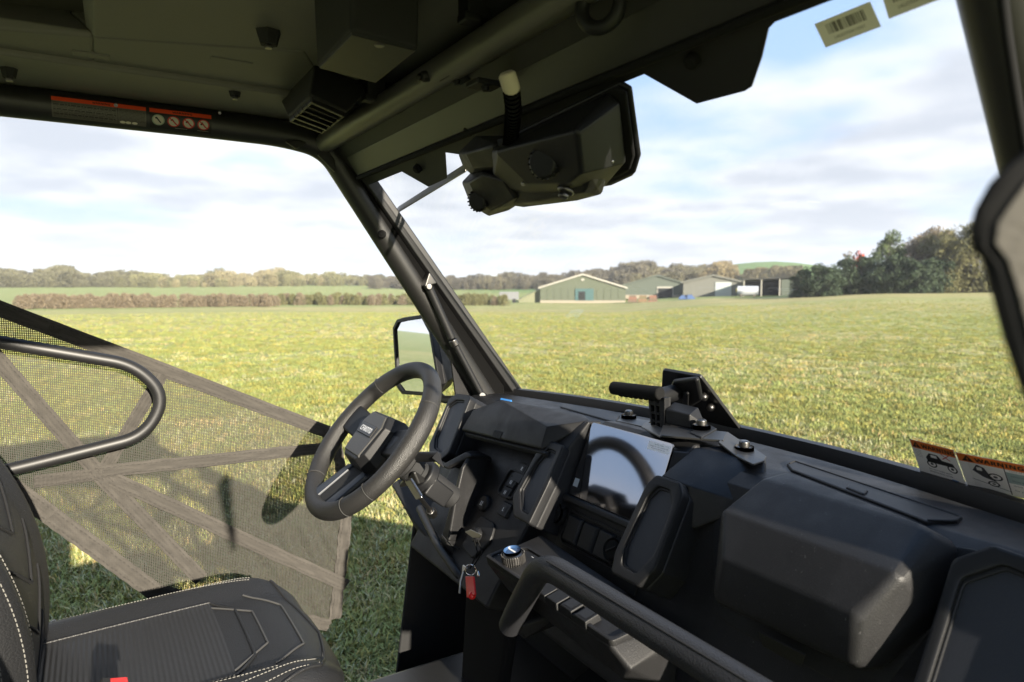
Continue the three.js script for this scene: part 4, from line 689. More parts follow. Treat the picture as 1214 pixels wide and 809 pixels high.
// instrument hood in front of the driver
{
  const h = holder('instrument_hood', dash);
  const fl = onD(561, 487, .050), fr = onD(649, 508, .052), bl = onD(548, 510, .048), br = onD(642, 533, .050), k1 = onY(594, 474, 1.243), k2 = onY(693, 493, 1.238);
  const nb = (p) => p.clone().add(V(0, -.03, -.06));
  part('shell', hull([fl, fr, bl, br, k1, k2, nb(bl), nb(br), k1.clone().add(V(0, -.05, 0)), k2.clone().add(V(0, -.05, 0)), onD(700, 500, -.005)], .006), M.plastic, h);
  const m0 = bl.clone().lerp(br, .42), m1 = bl.clone().lerp(br, .53), u0 = fl.clone().lerp(fr, .42), u1 = fl.clone().lerp(fr, .53);
  const off = DN.clone().multiplyScalar(.0025);
  part('latch_notch', hull([m0.clone().lerp(u0, .36), m1.clone().lerp(u1, .36), m0, m1].flatMap((p) => [p.clone().add(off), p.clone().addScaledVector(DN, -.008)]), .0015), M.plasticMatte, h);
  part('lower_lip', hull([bl, br].flatMap((p) => [p.clone().add(V(.012, -.004, .0)), p.clone().add(V(.012, -.016, -.006)), p.clone().add(V(.012, -.006, -.03))]), .003), M.plasticMatte, h);
  const tp = (u, v) => { const a = fl.clone().lerp(fr, u), b = k1.clone().lerp(k2, u); return a.lerp(b, v); };
  part('seam', tube([tp(.86, .16), tp(.7, .62), tp(.94, .68)], .0016, { sides: 6 }), M.plasticMatte, h);
}
part('blue_tab', hull([[594, 472], [607, 474.5], [605, 476], [593, 473.6]].flatMap(([a, b]) => { const p = onY(a, b, 1.2215); return [p, p.clone().add(V(0, -.006, 0))]; }), .001), mat(col(.03, .22, .55), .6), dash, 'small bright blue plastic tab at the windscreen foot');

// driver's controls on the face
{
  const F = -.018, sh = (t) => clamp((t - .09) * .24, 0, .075);   // the driver's face leans further back than the screen
  const D = (x, t, d) => V(x, 0, 0).add(D0).addScaledVector(DT, t).addScaledVector(DN, d + sh(t));
  const dquad = (x0, x1, t0, t1, d) => quad(D(x0, t0, d), D(x1, t0, d), D(x1, t1, d), D(x0, t1, d));
  const leanT = DT.clone().addScaledVector(DN, .24).normalize(), leanN = new THREE.Vector3().crossVectors(leanT, X1).normalize(); if (leanN.z < 0) leanN.negate();
  const st = (px, py, d = F) => { let q, t = .15; for (let k = 0; k < 12; k++) { q = onD(px, py, d + sh(t)).sub(D0); t = q.dot(DT); } return [q.x, t]; };
  part('driver_panel', hull([[-.56, .06], [-.185, .06], [-.56, .09], [-.185, .09], [-.54, .40], [-.17, .40]].flatMap(([x, t]) => [D(x, t, -.0185), D(x, t, -.10)]), .006), M.plastic, dash);
  { // round knob with stalk
    const k = holder('ignition_dial', dash), [x, t] = st(551, 526, .0);
    part('ring', cyl(D(x, t, -.02), D(x, t, -.006), .022, 24), M.steelDark, k);
    part('stalk', cyl(D(x, t, -.01), D(x, t, .022), .011, 18), M.plasticSmooth, k);
    part('face', cyl(D(x, t, .018), D(x, t, .026), .015, 22), M.steelDark, k);
  }
  { const [x, t] = st(612, 548); const tx = canvasTex(128, 128, (g, w, h) => { g.fillStyle = '#6c6a69'; g.fillRect(0, 0, w, h); g.fillStyle = '#a8463a'; g.fillRect(0, 0, w, 20); g.fillStyle = '#3d3c3c'; for (let y = 30; y < 120; y += 11) g.fillRect(8, y, 70 + hash(y, 1) * 40, 3); });
    part('notice_label', dquad(x - .030, x + .026, t - .020, t + .022, -.0165), printed(tx, .6), dash, 'small grey notice with red top edge'); }
  // drive buttons
  const btn = (px, py, s, w = .018, hgt = .013) => { const [x, t] = st(px, py, -.01); const b = part('drive_button', hull([D(x - w, t - hgt, -.02), D(x + w, t - hgt, -.02), D(x - w, t + hgt, -.02), D(x + w, t + hgt, -.02), D(x - w * .86, t - hgt * .86, -.009), D(x + w * .86, t - hgt * .86, -.009), D(x - w * .86, t + hgt * .86, -.008), D(x + w * .86, t + hgt * .86, -.008)], .002), M.plasticSmooth, dash); if (s) part('letter', dquad(x - .008, x + .008, t - .008, t + .008, -.0072), printed(textTex(s)), b); };
  btn(620, 556, 'R'); btn(614, 566, null, .02); btn(607, 572, 'N'); btn(600, 584, 'H'); btn(598, 604, 'L', .02, .016);
  { const [x, t] = st(606, 576, -.01); part('button_frame', plate([[x - .036, -.032], [x + .028, -.032], [x + .028, .03], [x - .036, .03]], [[[x - .031, t - .028], [x + .024, t - .028], [x + .024, t + .026], [x - .031, t + .026]]].map((h) => h.map(([a, b]) => [a, (b - t) * .97])), .014, .002, D(0, t, -.022), X1, leanT, leanN, .01), M.plastic, dash); }
  { const k = holder('mode_dial', dash), [x, t] = st(574, 597, -.01); part('knob', cyl(D(x, t, -.022), D(x, t, -.004), .019, 24), M.plasticSmooth, k); part('mark', dquad(x - .010, x + .010, t - .010, t + .010, -.0032), printed(textTex('II')), k); }
  // ignition lock with shroud
  const [ix, it] = st(563, 634, .0);
  part('ignition_lock', [plate([[ix - .035, -.035], [ix + .03, -.035], [ix + .045, 0], [ix + .02, .05], [ix - .04, .04]], null, .012, .003, D(0, it, -.022), X1, leanT, leanN, .012), cyl(D(ix, it, -.012), D(ix, it, .004), .016, 20)], M.plasticSmooth, dash);
}
// column shroud and lower knee panel
{
  const f = (a, b, d) => onD(a, b, d);
  part('column_shroud', [
    hull([f(556, 540, .072), f(548, 553, .085), f(583, 546, -.01), f(577, 592, -.01), f(556, 640, -.01), f(524, 634, .070), f(532, 642, .066), f(540, 590, .082)], .005),
    hull([f(525, 553, .085), f(530, 556, .085), f(553, 536, .078), f(558, 540, .074), f(566, 535, .02), f(584, 545, -.01), f(560, 535, .0), f(536, 546, .02)], .004),
    hull([f(524, 634, .07), f(532, 642, .066), f(556, 642, -.01), f(540, 676, .0), f(556, 690, -.01), f(534, 660, .045), f(522, 646, .06)], .006)], M.plastic, dash);
  part('shroud_seam', tube([f(524, 635, .0755), f(534, 646, .0715), f(546, 652, .04)], .0015, { sides: 6 }), M.plasticMatte, dash);
  part('knee_panel', [hull([f(464, 574, .06), f(471, 569, .05), f(484, 566, .0), f(520, 560, -.03), f(492, 620, .055), f(530, 660, .04), f(548, 690, .03), f(560, 690, -.02), f(540, 640, -.03), f(500, 640, .0), f(480, 600, .055)], .006)], M.plasticMatte, dash);
  part('under_dash_tube', tube(fillet([f(497, 602, .07), f(520, 648, .065), f(548, 688, .05), f(560, 700, .0)], .03), .009, { sides: 12 }), M.paint, dash);
}
// storage lid on the passenger side
{
  const g = holder('glovebox_lid', dash);
  const A = onD(852, 606, .066), B = onD(850, 663, .080), Cc = onD(1018, 735, .090), E1 = onD(1069, 684, .078), G = onD(1114, 636, .018);
  const bk1 = onY(903, 568, 1.227), bk2 = onY(934, 563, 1.227), bk3 = onY(1104, 630, 1.225);
  const L1 = onD(846, 714, .052), L2 = onD(1019, 795, .062), R1 = onD(1102, 726, .022), R2 = onD(1139, 651, -.004);
  const inn = (p) => p.clone().addScaledVector(DN, -.05);
  part('shell', hull([A, B, Cc, E1, G, bk1, bk2, bk3, L1, L2, R1, R2, inn(L1), inn(L2), inn(A), inn(R1), bk2.clone().add(V(0, -.04, 0)), R2.clone().add(V(0, -.03, 0))], .017), M.plastic, g);
  part('rim', plate([onD(838, 600, .004), onD(836, 724, .004), onD(858, 742, .004), onD(1010, 822, .004), onD(1040, 816, .004), onD(1120, 720, .004), onD(1160, 650, .004)].map((p) => [p.x, p.clone().sub(D0).dot(DT)]), null, .012, .003, D(0, 0, -.022), X1, DT, DN, .012), M.plasticMatte, g);
  part('finger_pull', hull([onD(905, 760, .03), onD(950, 782, .03), onD(900, 748, .05), onD(955, 776, .055), onD(905, 765, .0), onD(950, 790, .0)], .004), M.plasticMatte, g);
}
// switch ledge below the centre
{
  const L = holder('switch_ledge', dash);
  const a0 = onZ(582, 664, -.600), b0 = onZ(697, 751, -.575), yb = (a0.y + b0.y) / 2;
  // panel plane: back edge higher and further away, front edge lower and nearer
  const xL = a0.x, xR = b0.x + .036, zb = -.664, yk = onZ(607, 638, zb).y, zf = -.588;
  const up = V(0, yk - yb, zb - zf), len = up.length(); up.divideScalar(len); const nn = new THREE.Vector3().crossVectors(X1, up); if (nn.y < 0) nn.negate();
  const Pn = (x, v, h = 0) => V(x, yb, zf).addScaledVector(up, v * len).addScaledVector(nn, h);
  part('body', [hull([Pn(xL, 0, -.004), Pn(xR, 0, -.004), Pn(xL + .01, 1, -.004), Pn(xR, 1, -.004), V(xL + .015, yb - .06, -.625), V(xR + .01, yb - .05, -.605), V(xL + .03, yb - .10, -.70), V(xR + .01, yb - .10, -.70), V(xL, yb + .02, -.71), V(xR + .02, yb + .0, -.70), Pn(xR + .024, .1, -.03), Pn(xR + .024, .9, -.03)], .008)], M.plastic, L);
  part('panel_rim', plate([[xL, .0], [xR, 0], [xR + .004, len * .5], [xR - .01, len], [xL + .03, len], [xL, len * .5]], [[[xL + .008, .008], [xR - .008, .008], [xR - .006, len * .5], [xR - .014, len - .008], [xL + .034, len - .008], [xL + .009, len * .5]]], .012, .0025, Pn(0, 0, -.006), X1, up, nn, .008), M.plastic, L);
  part('panel_face', plate([[xL + .006, .006], [xR - .006, .006], [xR - .004, len * .5], [xR - .012, len - .006], [xL + .032, len - .006], [xL + .007, len * .5]], null, .003, .0008, Pn(0, 0, -.004), X1, up, nn, .008), M.plasticMatte, L);
  // rotary knob
  const kp = onP(608, 657, Pn(0, 0, .016), nn), kx = kp.x, kv = kp.clone().sub(Pn(0, 0, .016)).dot(up) / len, k = holder('rotary_knob', L);
  const kr = [], R = .0205; for (let i = 0; i < 32; i++) { const a = i / 32 * 2 * Math.PI, o = X1.clone().multiplyScalar(Math.cos(a) * R).addScaledVector(up, Math.sin(a) * R); const q = Pn(kx, kv, 0).add(o); kr.push(tube([q, q.clone().addScaledVector(nn, .009), q.clone().addScaledVector(nn, .018)], .0013, { sides: 5 })); }
  part('grip', [cyl(Pn(kx, kv, -.002), Pn(kx, kv, .020), R, 32), ...kr], M.steelDark, k);
  part('face', cyl(Pn(kx, kv, .019), Pn(kx, kv, .0215), .0155, 28), mat(col(.03, .07, .16), .35), k, 'blue knob face');
  part('pointer', hull([[-.012, -.0018], [.012, -.0018], [-.012, .0018], [.012, .0018]].flatMap(([x, v]) => [Pn(kx + x, kv + v / len, .0212), Pn(kx + x, kv + v / len, .0228)]), .0004), M.white, k);
  const mark = (px, py, s) => { const p = onP(px, py, Pn(0, 0, .001), nn), v = up.clone().multiplyScalar(.006), h = X1.clone().multiplyScalar(.009), n2 = nn.clone().multiplyScalar(.0006); part('mark', quad(p.clone().sub(h).add(v).add(n2), p.clone().add(h).add(v).add(n2), p.clone().add(h).sub(v).add(n2), p.clone().sub(h).sub(v).add(n2)), printed(textTex(s, 40, 96, 64, '#101113')), L); };
  mark(632, 661, '\u2014'); mark(617, 675, '\u25C7'); mark(591, 658, '\u2022');
  // row of push switches
  for (const [px, py, s] of [[648, 700, ''], [662, 709, ''], [679, 718, '\u2261'], [696, 730, '\u2607']]) {
    const p = onP(px, py, Pn(0, 0, .008), nn), x = p.x, v = p.clone().sub(Pn(0, 0, .008)).dot(up) / len, w = .0155, q = .2;
    const b = part('push_switch', hull([Pn(x - w, v - q, -.002), Pn(x + w, v - q, -.002), Pn(x - w, v + q, -.002), Pn(x + w, v + q, -.002), Pn(x - w * .9, v - q * .9, .010), Pn(x + w * .9, v - q * .9, .010), Pn(x - w * .9, v + q * .8, .012), Pn(x + w * .9, v + q * .8, .012)], .002), M.plasticSmooth, L);
    if (s) part('symbol', quad(Pn(x - .010, v + .13, .0125), Pn(x + .010, v + .13, .0125), Pn(x + .010, v - .13, .0115), Pn(x - .010, v - .13, .0115)), printed(textTex(s, 46)), b);
  }
}
// passenger grab bar
{
  const g = holder('grab_bar', dash);
  const z = -.555, y = onZ(775, 750, z).y, a = onZ(646, 676, z), p0 = onZ(604, 744, -.585), pm = onZ(612, 726, -.577);
  part('bar', tube(fillet([p0, pm, V(a.x - .012, y, z - .004), V(.56, y, z), V(.60, y - .02, z - .02), V(.62, y - .06, -.70)], [.02, .035, .05, .05, .03], 10), .0195, { sides: 28 }), mat(col(.016, .0165, .019), .5, { bumpMap: rep(leatherT, 20), bumpScale: .0004 }), g);
  const ee = p0.clone().sub(pm).normalize();
  part('foot', hull([p0.clone().add(V(-.02, .01, 0)), p0.clone().add(V(.02, .01, 0)), p0.clone().add(V(-.015, -.018, -.02)), p0.clone().add(V(.016, -.018, -.02)), p0.clone().add(V(-.02, .02, -.10)), p0.clone().add(V(.03, .02, -.10)), p0.clone().add(V(0, -.02, -.10))], .008), M.plastic, g);
  part('mould_line', tube([0, .2, .5, .8, 1].map((u) => V(mix(a.x + .02, .55, u), y + .0163, z + .0107)), .0014, { sides: 5 }), M.plasticMatte, g);
}
// windscreen latch with its handle and bracket
{
  const h = holder('windscreen_latch', car);
  const f = ([a, b]) => { const p = onP(a, b, WB.clone().addScaledVector(WN, .006), WN); return [p.x, p.clone().sub(WB).dot(WU)]; };
  const o = [[787, 437], [831.5, 444.5], [880, 509], [872, 520], [782, 498], [786, 452]].map(f);
  part('glass_plate', plate(o, null, .007, .0015, WB.clone().addScaledVector(WN, .004), X1, WU, WN, .006), M.paintGloss, h);
  for (const [px, py] of [[837, 467], [845, 479.5]]) { const p = onW(px, py, .012); part('acorn_nut', [cyl(p, p.clone().addScaledVector(WN, .006), .0105, 6), hull([p.clone().addScaledVector(WN, .008)], .0085).translate(0, 0, 0)], M.steelDark, h); }
  const mp = onW(818, 462, .010); part('pivot_mount', [hull([[798, 452], [826, 450], [832, 474], [812, 486], [790, 470]].flatMap(([a, b]) => [onW(a, b, .01), onW(a, b, .035)]), .006)], M.plasticSmooth, h);
  const zh = -.902, B = (a, b, z = zh) => onZ(a, b, z);
  const arm = holder('handle', h);
  part('grip', tube([B(726, 460), B(750, 463), B(784, 467)], .0135, { sides: 22 }), M.rubber, arm);
  part('grip_ribs', [0, 1, 2, 3, 4, 5, 6].map((k) => { const a = B(738, 461.5).lerp(B(774, 466), k / 6).add(V(0, -.0075, .002)); return hull([a], .0085); }), M.rubber, arm);
  part('arm', [tube([B(775, 473), B(775, 473).lerp(onW(812, 462, .02), .5), onW(812, 462, .02)], .0165, { sides: 24 }), hull([B(769, 473), B(786, 473), B(772, 500), B(788, 500)].flatMap((p) => [p.clone().add(V(0, 0, -.012)), p.clone().add(V(0, 0, -.017))]), .002), hull([onW(809, 466, .045), onW(817, 466, .045), onW(810, 486, .045), onW(816, 486, .045), onW(812, 476, .03)], .003)], M.plasticSmooth, arm);
  // ribbed upright
  const ul = B(768, 470), ur = B(788, 472), dl = B(772, 512), dr = B(788, 517);
  const lerp2 = (u, v) => ul.clone().lerp(ur, u).lerp(dl.clone().lerp(dr, u), v);
  const bars = []; for (const [u0, u1] of [[0, .12], [.34, .46], [.66, 1]]) bars.push(hull([lerp2(u0, 0), lerp2(u1, 0), lerp2(u0, 1), lerp2(u1, 1)].flatMap((p) => [p, p.clone().add(V(0, 0, -.014))]), .0012));
  for (const v of [0, .18, .42, .64, .86, .97]) bars.push(hull([lerp2(0, v), lerp2(1, v), lerp2(0, Math.min(1, v + .07)), lerp2(1, Math.min(1, v + .07))].flatMap((p) => [p.clone().add(V(0, 0, -.001)), p.clone().add(V(0, 0, -.013))]), .001));
  part('ribbed_upright', bars, M.plasticSmooth, arm);
  part('upright_back', hull([ul, ur, dl, dr].flatMap((p) => [p.clone().add(V(0, 0, -.010)), p.clone().add(V(0, 0, -.016))]), .001), M.plasticMatte, arm);
  part('catch_block', hull([[790, 486], [818, 492], [818, 508], [790, 503]].map(([a, b]) => onZ(a, b, -.905)).concat([[800, 478], [828, 484], [836, 505], [836, 508]].map(([a, b]) => onZ(a, b, -.935))), .004), M.plasticSmooth, h);
  // bracket standing on the deck
  const q = (list, y) => list.map(([a, b]) => onY(a, b, y));
  const th = (pts, t = .004) => hull(pts.flatMap((p) => [p, p.clone().add(V(0, -t, 0))]), .0015);
  part('bracket', [th(q([[730, 498.5], [741, 494], [772, 499], [764, 506]], 1.231)), th([...q([[766, 500], [760, 506]], 1.231), ...q([[790, 509], [783, 517]], 1.246)]), th(q([[786, 504], [862, 512], [858, 522], [782, 516]], 1.246)), th([...q([[862, 512], [852, 524]], 1.246), ...q([[884, 526], [872, 540]], 1.231)]), th(q([[872, 540], [884, 525], [909, 541], [906, 546], [893, 550]], 1.231))], M.paint, h);
  part('catch_foot', th(q([[818, 512], [840, 503], [850, 508], [832, 518]], 1.249), .006), M.plasticSmooth, h);
  for (const [px, py, y] of [[745.5, 495, 1.232], [832, 507, 1.252], [882.5, 533, 1.232]]) { const p = onY(px, py, y); part('bolt', [cyl(p, p.clone().add(V(0, .003, 0)), .0155, 22), cyl(p.clone().add(V(0, .002, 0)), p.clone().add(V(0, .015, 0)), .0088, 18)], M.steelDark, h); }
}
// steering wheel and column
{
  const s = holder('steering_wheel', car);
  const C0 = V(-.335, 1.208, -.455), n = V(0, .655, .756).normalize(), e1 = X1.clone(), e2 = n.clone().cross(e1);   // e2 up along the wheel
  const HD = -.026;   // the hub sits behind the rim
  const Q = (x, y, h = 0) => C0.clone().addScaledVector(e1, x).addScaledVector(e2, y).addScaledVector(n, h);
  const R = .163, r = .0165, ring = []; for (let k = 0; k <= 96; k++) { const a = k / 96 * 2 * Math.PI + Math.PI / 2; ring.push([Math.cos(a) * R, Math.sin(a) * R]); }
  // rim: closed torus, slightly thicker at the lower quarters
  const P = [], N = [], U = [], I = [], S = 20;
  for (let k = 0; k <= 96; k++) { const a = k / 96 * 2 * Math.PI, rad = r * (1 + .10 * Math.pow(Math.max(0, Math.cos(2 * (a - .35))), 2)); for (let j = 0; j <= S; j++) { const b = j / S * 2 * Math.PI, rr2 = R + rad * Math.cos(b), p = Q(Math.cos(a) * rr2, Math.sin(a) * rr2, rad * 1.08 * Math.sin(b)), m = e1.clone().multiplyScalar(Math.cos(a) * Math.cos(b)).addScaledVector(e2, Math.sin(a) * Math.cos(b)).addScaledVector(n, Math.sin(b)); P.push(p.x, p.y, p.z); N.push(m.x, m.y, m.z); U.push(a * R, b * rad); } }
  for (let k = 0; k < 96; k++) for (let j = 0; j < S; j++) { const a = k * (S + 1) + j, b = a + S + 1; I.push(a, b, a + 1, b, b + 1, a + 1); }
  const g = new THREE.BufferGeometry(); g.setAttribute('position', new THREE.Float32BufferAttribute(P, 3)); g.setAttribute('normal', new THREE.Float32BufferAttribute(N, 3)); g.setAttribute('uv', new THREE.Float32BufferAttribute(U, 2)); g.setIndex(I);
  const rim = part('rim', flat(g), M.leatherRim, s);
  for (const a of [-.55, 2.45, .62, 3.7, 4.0, -.9]) { const l = []; for (let j = 0; j <= 12; j++) { const b = j / 12 * Math.PI * 1.3 - .5; const rr2 = R + r * 1.06 * Math.cos(b); l.push(Q(Math.cos(a) * rr2, Math.sin(a) * rr2, r * 1.14 * Math.sin(b))); } part('seam', tube(l, .0009, { sides: 5 }), mat(col(.028, .028, .027), .8), rim); }
  const QH = (x, y, h = 0) => Q(x, y, h + HD * step(.166, .085, Math.hypot(x, y)));
  // hub pad
  const hub = holder('hub', s);
  const hx = [[-.060, -.045], [-.040, -.066], [.040, -.066], [.060, -.045], [.066, .030], [.046, .056], [-.046, .056], [-.066, .030]];
  part('pad', hull([...hx.map(([x, y]) => QH(x, y, .004)), ...hx.map(([x, y]) => QH(x * .84, y * .84, .040)), ...hx.map(([x, y]) => QH(x * .9, y * .9, -.03))], .006), M.plasticSmooth, hub);
  part('face_panel', hull([[-.040, -.048], [.040, -.048], [.050, .022], [.036, .044], [-.036, .044], [-.050, .022]].flatMap(([x, y]) => [QH(x, y, .036), QH(x * .97, y * .97, .0425)]), .003), mat(col(.045, .044, .042), .48, { bumpMap: rep(grainT, 14), bumpScale: .0003 }), hub);
  const badge = canvasTex(512, 160, (g2, w, h) => { g2.fillStyle = '#0d0d0e'; g2.fillRect(0, 0, w, h); g2.strokeStyle = '#3a3a3c'; g2.lineWidth = 8; g2.strokeRect(6, 6, w - 12, h - 12); g2.fillStyle = '#ffffff'; g2.font = 'bold 112px sans-serif'; g2.textAlign = 'center'; g2.textBaseline = 'middle'; g2.setTransform(.92, 0, 0, 1, w * .04, 0); g2.fillText('CFMOTO', w / 2, h / 2 + 4); });
  const bdg = part('badge', hull([[-.036, -.006], [.036, -.006], [.036, .018], [-.036, .018]].flatMap(([x, y]) => [QH(x, y, .040), QH(x, y, .0448)]), .0012), M.plasticMatte, hub);
  part('lettering', quad(QH(-.0345, .0168, .0454), QH(.0345, .0168, .0454), QH(.0345, -.0048, .0454), QH(-.0345, -.0048, .0454)), printed(badge, .4), bdg);
  // spokes
  for (const sd of [-1, 1]) {
    const sp = part('spoke', hull([[.05, .035], [.05, -.02], [.10, .034], [.10, -.006], [.157, .05], [.159, -.012]].flatMap(([x, y]) => [QH(sd * x, y, -.006), QH(sd * x, y, x > .15 ? .006 : .016)]), .006), M.plasticSmooth, s);
    part('switch_pad', hull([[.066, .022], [.072, -.008], [.102, .024], [.100, -.004]].flatMap(([x, y]) => [QH(sd * x, y, .012), QH(sd * x, y, .021)]), .003), M.blueGrey, sp);
  }
  const low = part('lower_spoke', hull([[-.052, -.055], [.052, -.055], [-.048, -.157], [.048, -.157], [-.062, -.142], [.062, -.142]].flatMap(([x, y]) => [QH(x, y, -.008), QH(x * .9, y, .004)]), .005), M.plasticMatte, s);
  for (const sd of [-1, 1]) part('trim', hull([[.030, -.06], [.050, -.066], [.056, -.150], [.026, -.152]].flatMap(([x, y]) => [QH(sd * x, y, .001), QH(sd * x, y, .010)]), .003), M.blueGrey, low);
  // column
  const c = holder('steering_column', car), ax = n.clone().negate();
  const K = (l, x = 0, y = 0) => C0.clone().addScaledVector(ax, l).addScaledVector(e1, x).addScaledVector(e2, y);
  part('boss', [cyl(K(.05), K(.095), .040, 28), cyl(K(.09), K(.125), .032, 24)], M.plasticMatte, c);
  part('shaft_tube', cyl(K(.1), K(.235), .024, 24), M.plasticMatte, c);
  part('collar', [cyl(K(.135), K(.16), .035, 26), hull([K(.15, -.035, -.03), K(.15, .035, -.03), K(.15, -.035, .01), K(.15, .035, .01), K(.21, -.03, -.028), K(.21, .03, -.028), K(.21, -.03, .01), K(.21, .03, .01)], .005)], M.plasticSmooth, c);
  const stk = K(.09, .03, .02); part('indicator_stalk', [cyl(stk, stk.clone().add(V(.06, .01, -.02)), .010, 14), hull([stk.clone().add(V(.055, .02, -.02)), stk.clone().add(V(.08, -.005, -.02)), stk.clone().add(V(.06, .01, -.005))], .008)], M.plasticSmooth, c);
  const la = onZ(484, 573, -.50), lb = onZ(497, 589, -.52), lc = onZ(511, 607, -.56);
  const lv = holder('tilt_lever', c); part('plate', hull([[480, 572], [486, 569], [499, 590], [493, 593]].map(([a, b]) => onZ(a, b, -.505)).flatMap((p) => [p, p.clone().add(V(-.004, .002, -.006))]), .002), M.steel, lv); part('rod', cyl(lb, lc, .0042, 10), M.steelDark, lv); part('nut', cyl(lc.clone().lerp(lb, .1), lc.clone().lerp(lb, -.25), .010, 6), M.steelDark, lv);
  part('lever_bracket', hull([onZ(473, 578, -.52), onZ(490, 560, -.52), onZ(484, 558, -.54), onZ(496, 574, -.53), onZ(505, 570, -.56)], .004), M.paint, c);
}
// ================================================================== body, seat, net, mirror
{
  const b = holder('body', car);
  // floor tray, firewall, tunnel, sills
  part('floor_tray', box(-.70, .70, .40, .44, -1.0, .45, .01), M.rubber, b);
  part('firewall', hull([[-.86, 1.08], [-.90, .44], [-.96, .44], [-.96, 1.1]].flatMap(([z, y]) => [V(-.66, y, z), V(.66, y, z)]), .01), M.plasticMatte, b);
  part('centre_tunnel', hull([[-.15, .44, -.9], [.17, .44, -.9], [-.12, .76, -.88], [.14, .76, -.88], [-.15, .44, -.2], [.17, .44, -.2], [-.10, .50, -.35], [.12, .50, -.35], [-.10, .70, -.76], [.12, .70, -.76]].map((p) => V(...p)), .015), M.rubber, b);
  const dots = []; for (let r = 0; r < 6; r++) for (let k = 0; k < 5 + r % 2; k++) { const p = onZ(566 + k * 4.4 + r * 2.4, 724 + r * 6.5 + k * .6, -.66); dots.push(p); }
  const side = onZ(575, 745, -.66);
  part('kick_panel', hull([[552, 690], [590, 690], [600, 760], [590, 830], [545, 830]].flatMap(([x, y]) => { const p = onZ(x, y, -.68); return [p, p.clone().add(V(0, 0, -.03))]; }), .01), M.rubber, b);
  // front body column beside the driver's feet
  for (const s of [-1, 1]) {
    const f = (px, py, x) => { const p = onX(px, py, -x); return V(s * x, p.y, p.z); };
    part('door_column', hull([[493, 612], [545, 640], [556, 690], [556, 900], [462, 870], [486, 700]].flatMap(([a, c]) => [f(a, c, .655), f(a, c, .70)]), .006), M.plasticMatte, b);
    part('column_edge', tube([f(494, 618, .70), f(489, 690, .70), f(474, 800, .70), f(462, 870, .70)], .008, { sides: 10 }), M.plastic, b);
    part('sill', hull([[-.72, .38], [-.72, .47], [.36, .38], [.36, .47]].flatMap(([z, y]) => [V(s * .66, y, z), V(s * .735, y, z)]), .012), M.plastic, b);
    part('hood_side', hull([[-.92, 1.08], [-1.04, 1.02], [-1.25, .74], [-1.8, .62], [-1.8, .54], [-.96, .50], [-.92, .8]].flatMap(([z, y]) => [V(s * .60, y, z), V(s * .70, y - .02, z)]), .02), M.plastic, b);
    part('rear_side', hull([[.38, .50], [.38, .82], [1.9, 1.02], [1.9, .62], [1.2, .62]].flatMap(([z, y]) => [V(s * .66, y, z), V(s * .74, y, z)]), .02), M.plastic, b);
  }
  part('hood', hull([[-1.06, 1.04], [-1.06, 1.08], [-1.3, .84], [-1.84, .66], [-1.84, .56], [-1.0, .60]].flatMap(([z, y]) => [V(-.60, y, z), V(.60, y, z)]), .03), M.plastic, b);
  part('seat_base', hull([[-.29, .44], [-.29, .75], [.40, .77], [.40, .44]].flatMap(([z, y]) => [V(-.655, y, z), V(.655, y, z)]), .015), M.plasticMatte, b);
  part('cab_rear_wall', box(-.68, .68, .5, 1.02, .42, .46, .01), M.plastic, b);
  part('cargo_bed', [box(-.72, .72, .74, .78, .50, 1.95, .01), box(-.74, -.70, .78, 1.04, .50, 1.95, .01), box(.70, .74, .78, 1.04, .50, 1.95, .01), box(-.74, .74, .78, 1.04, 1.91, 1.95, .01)], M.plastic, b);
  for (const [x, z] of [[-.66, -1.38], [.66, -1.38], [-.66, 1.22], [.66, 1.22]]) {
    const w = holder('wheel', car), pr = [], k = [];
    for (const [r, o] of [[.20, -.11], [.29, -.125], [.325, -.10], [.335, -.04], [.335, .04], [.325, .10], [.29, .125], [.20, .11]]) pr.push(new THREE.Vector2(r, o));
    const g = new THREE.LatheGeometry(pr, 40); g.rotateZ(Math.PI / 2); g.translate(x, .335, z); part('tyre', boxUV(flat(g)), M.rubber, w);
    for (let i = 0; i < 22; i++) { const a = i / 22 * 2 * Math.PI; const q = box(-.11, .11, .325, .348, -.02, .02, .004); q.rotateX(a); q.translate(x, .335, z); k.push(q); }
    part('tread', k, M.rubber, w);
    part('rim', [cyl(V(x - .09, .335, z), V(x + .09, .335, z), .205, 30)], M.steelDark, w);
  }
  part('axle', [tube([V(-.62, .34, -1.38), V(0, .38, -1.38), V(.62, .34, -1.38)], .03), tube([V(-.62, .34, 1.22), V(0, .38, 1.22), V(.62, .34, 1.22)], .03), box(-.5, .5, .42, .62, -1.6, 1.8, .02)], M.paint, b);
}
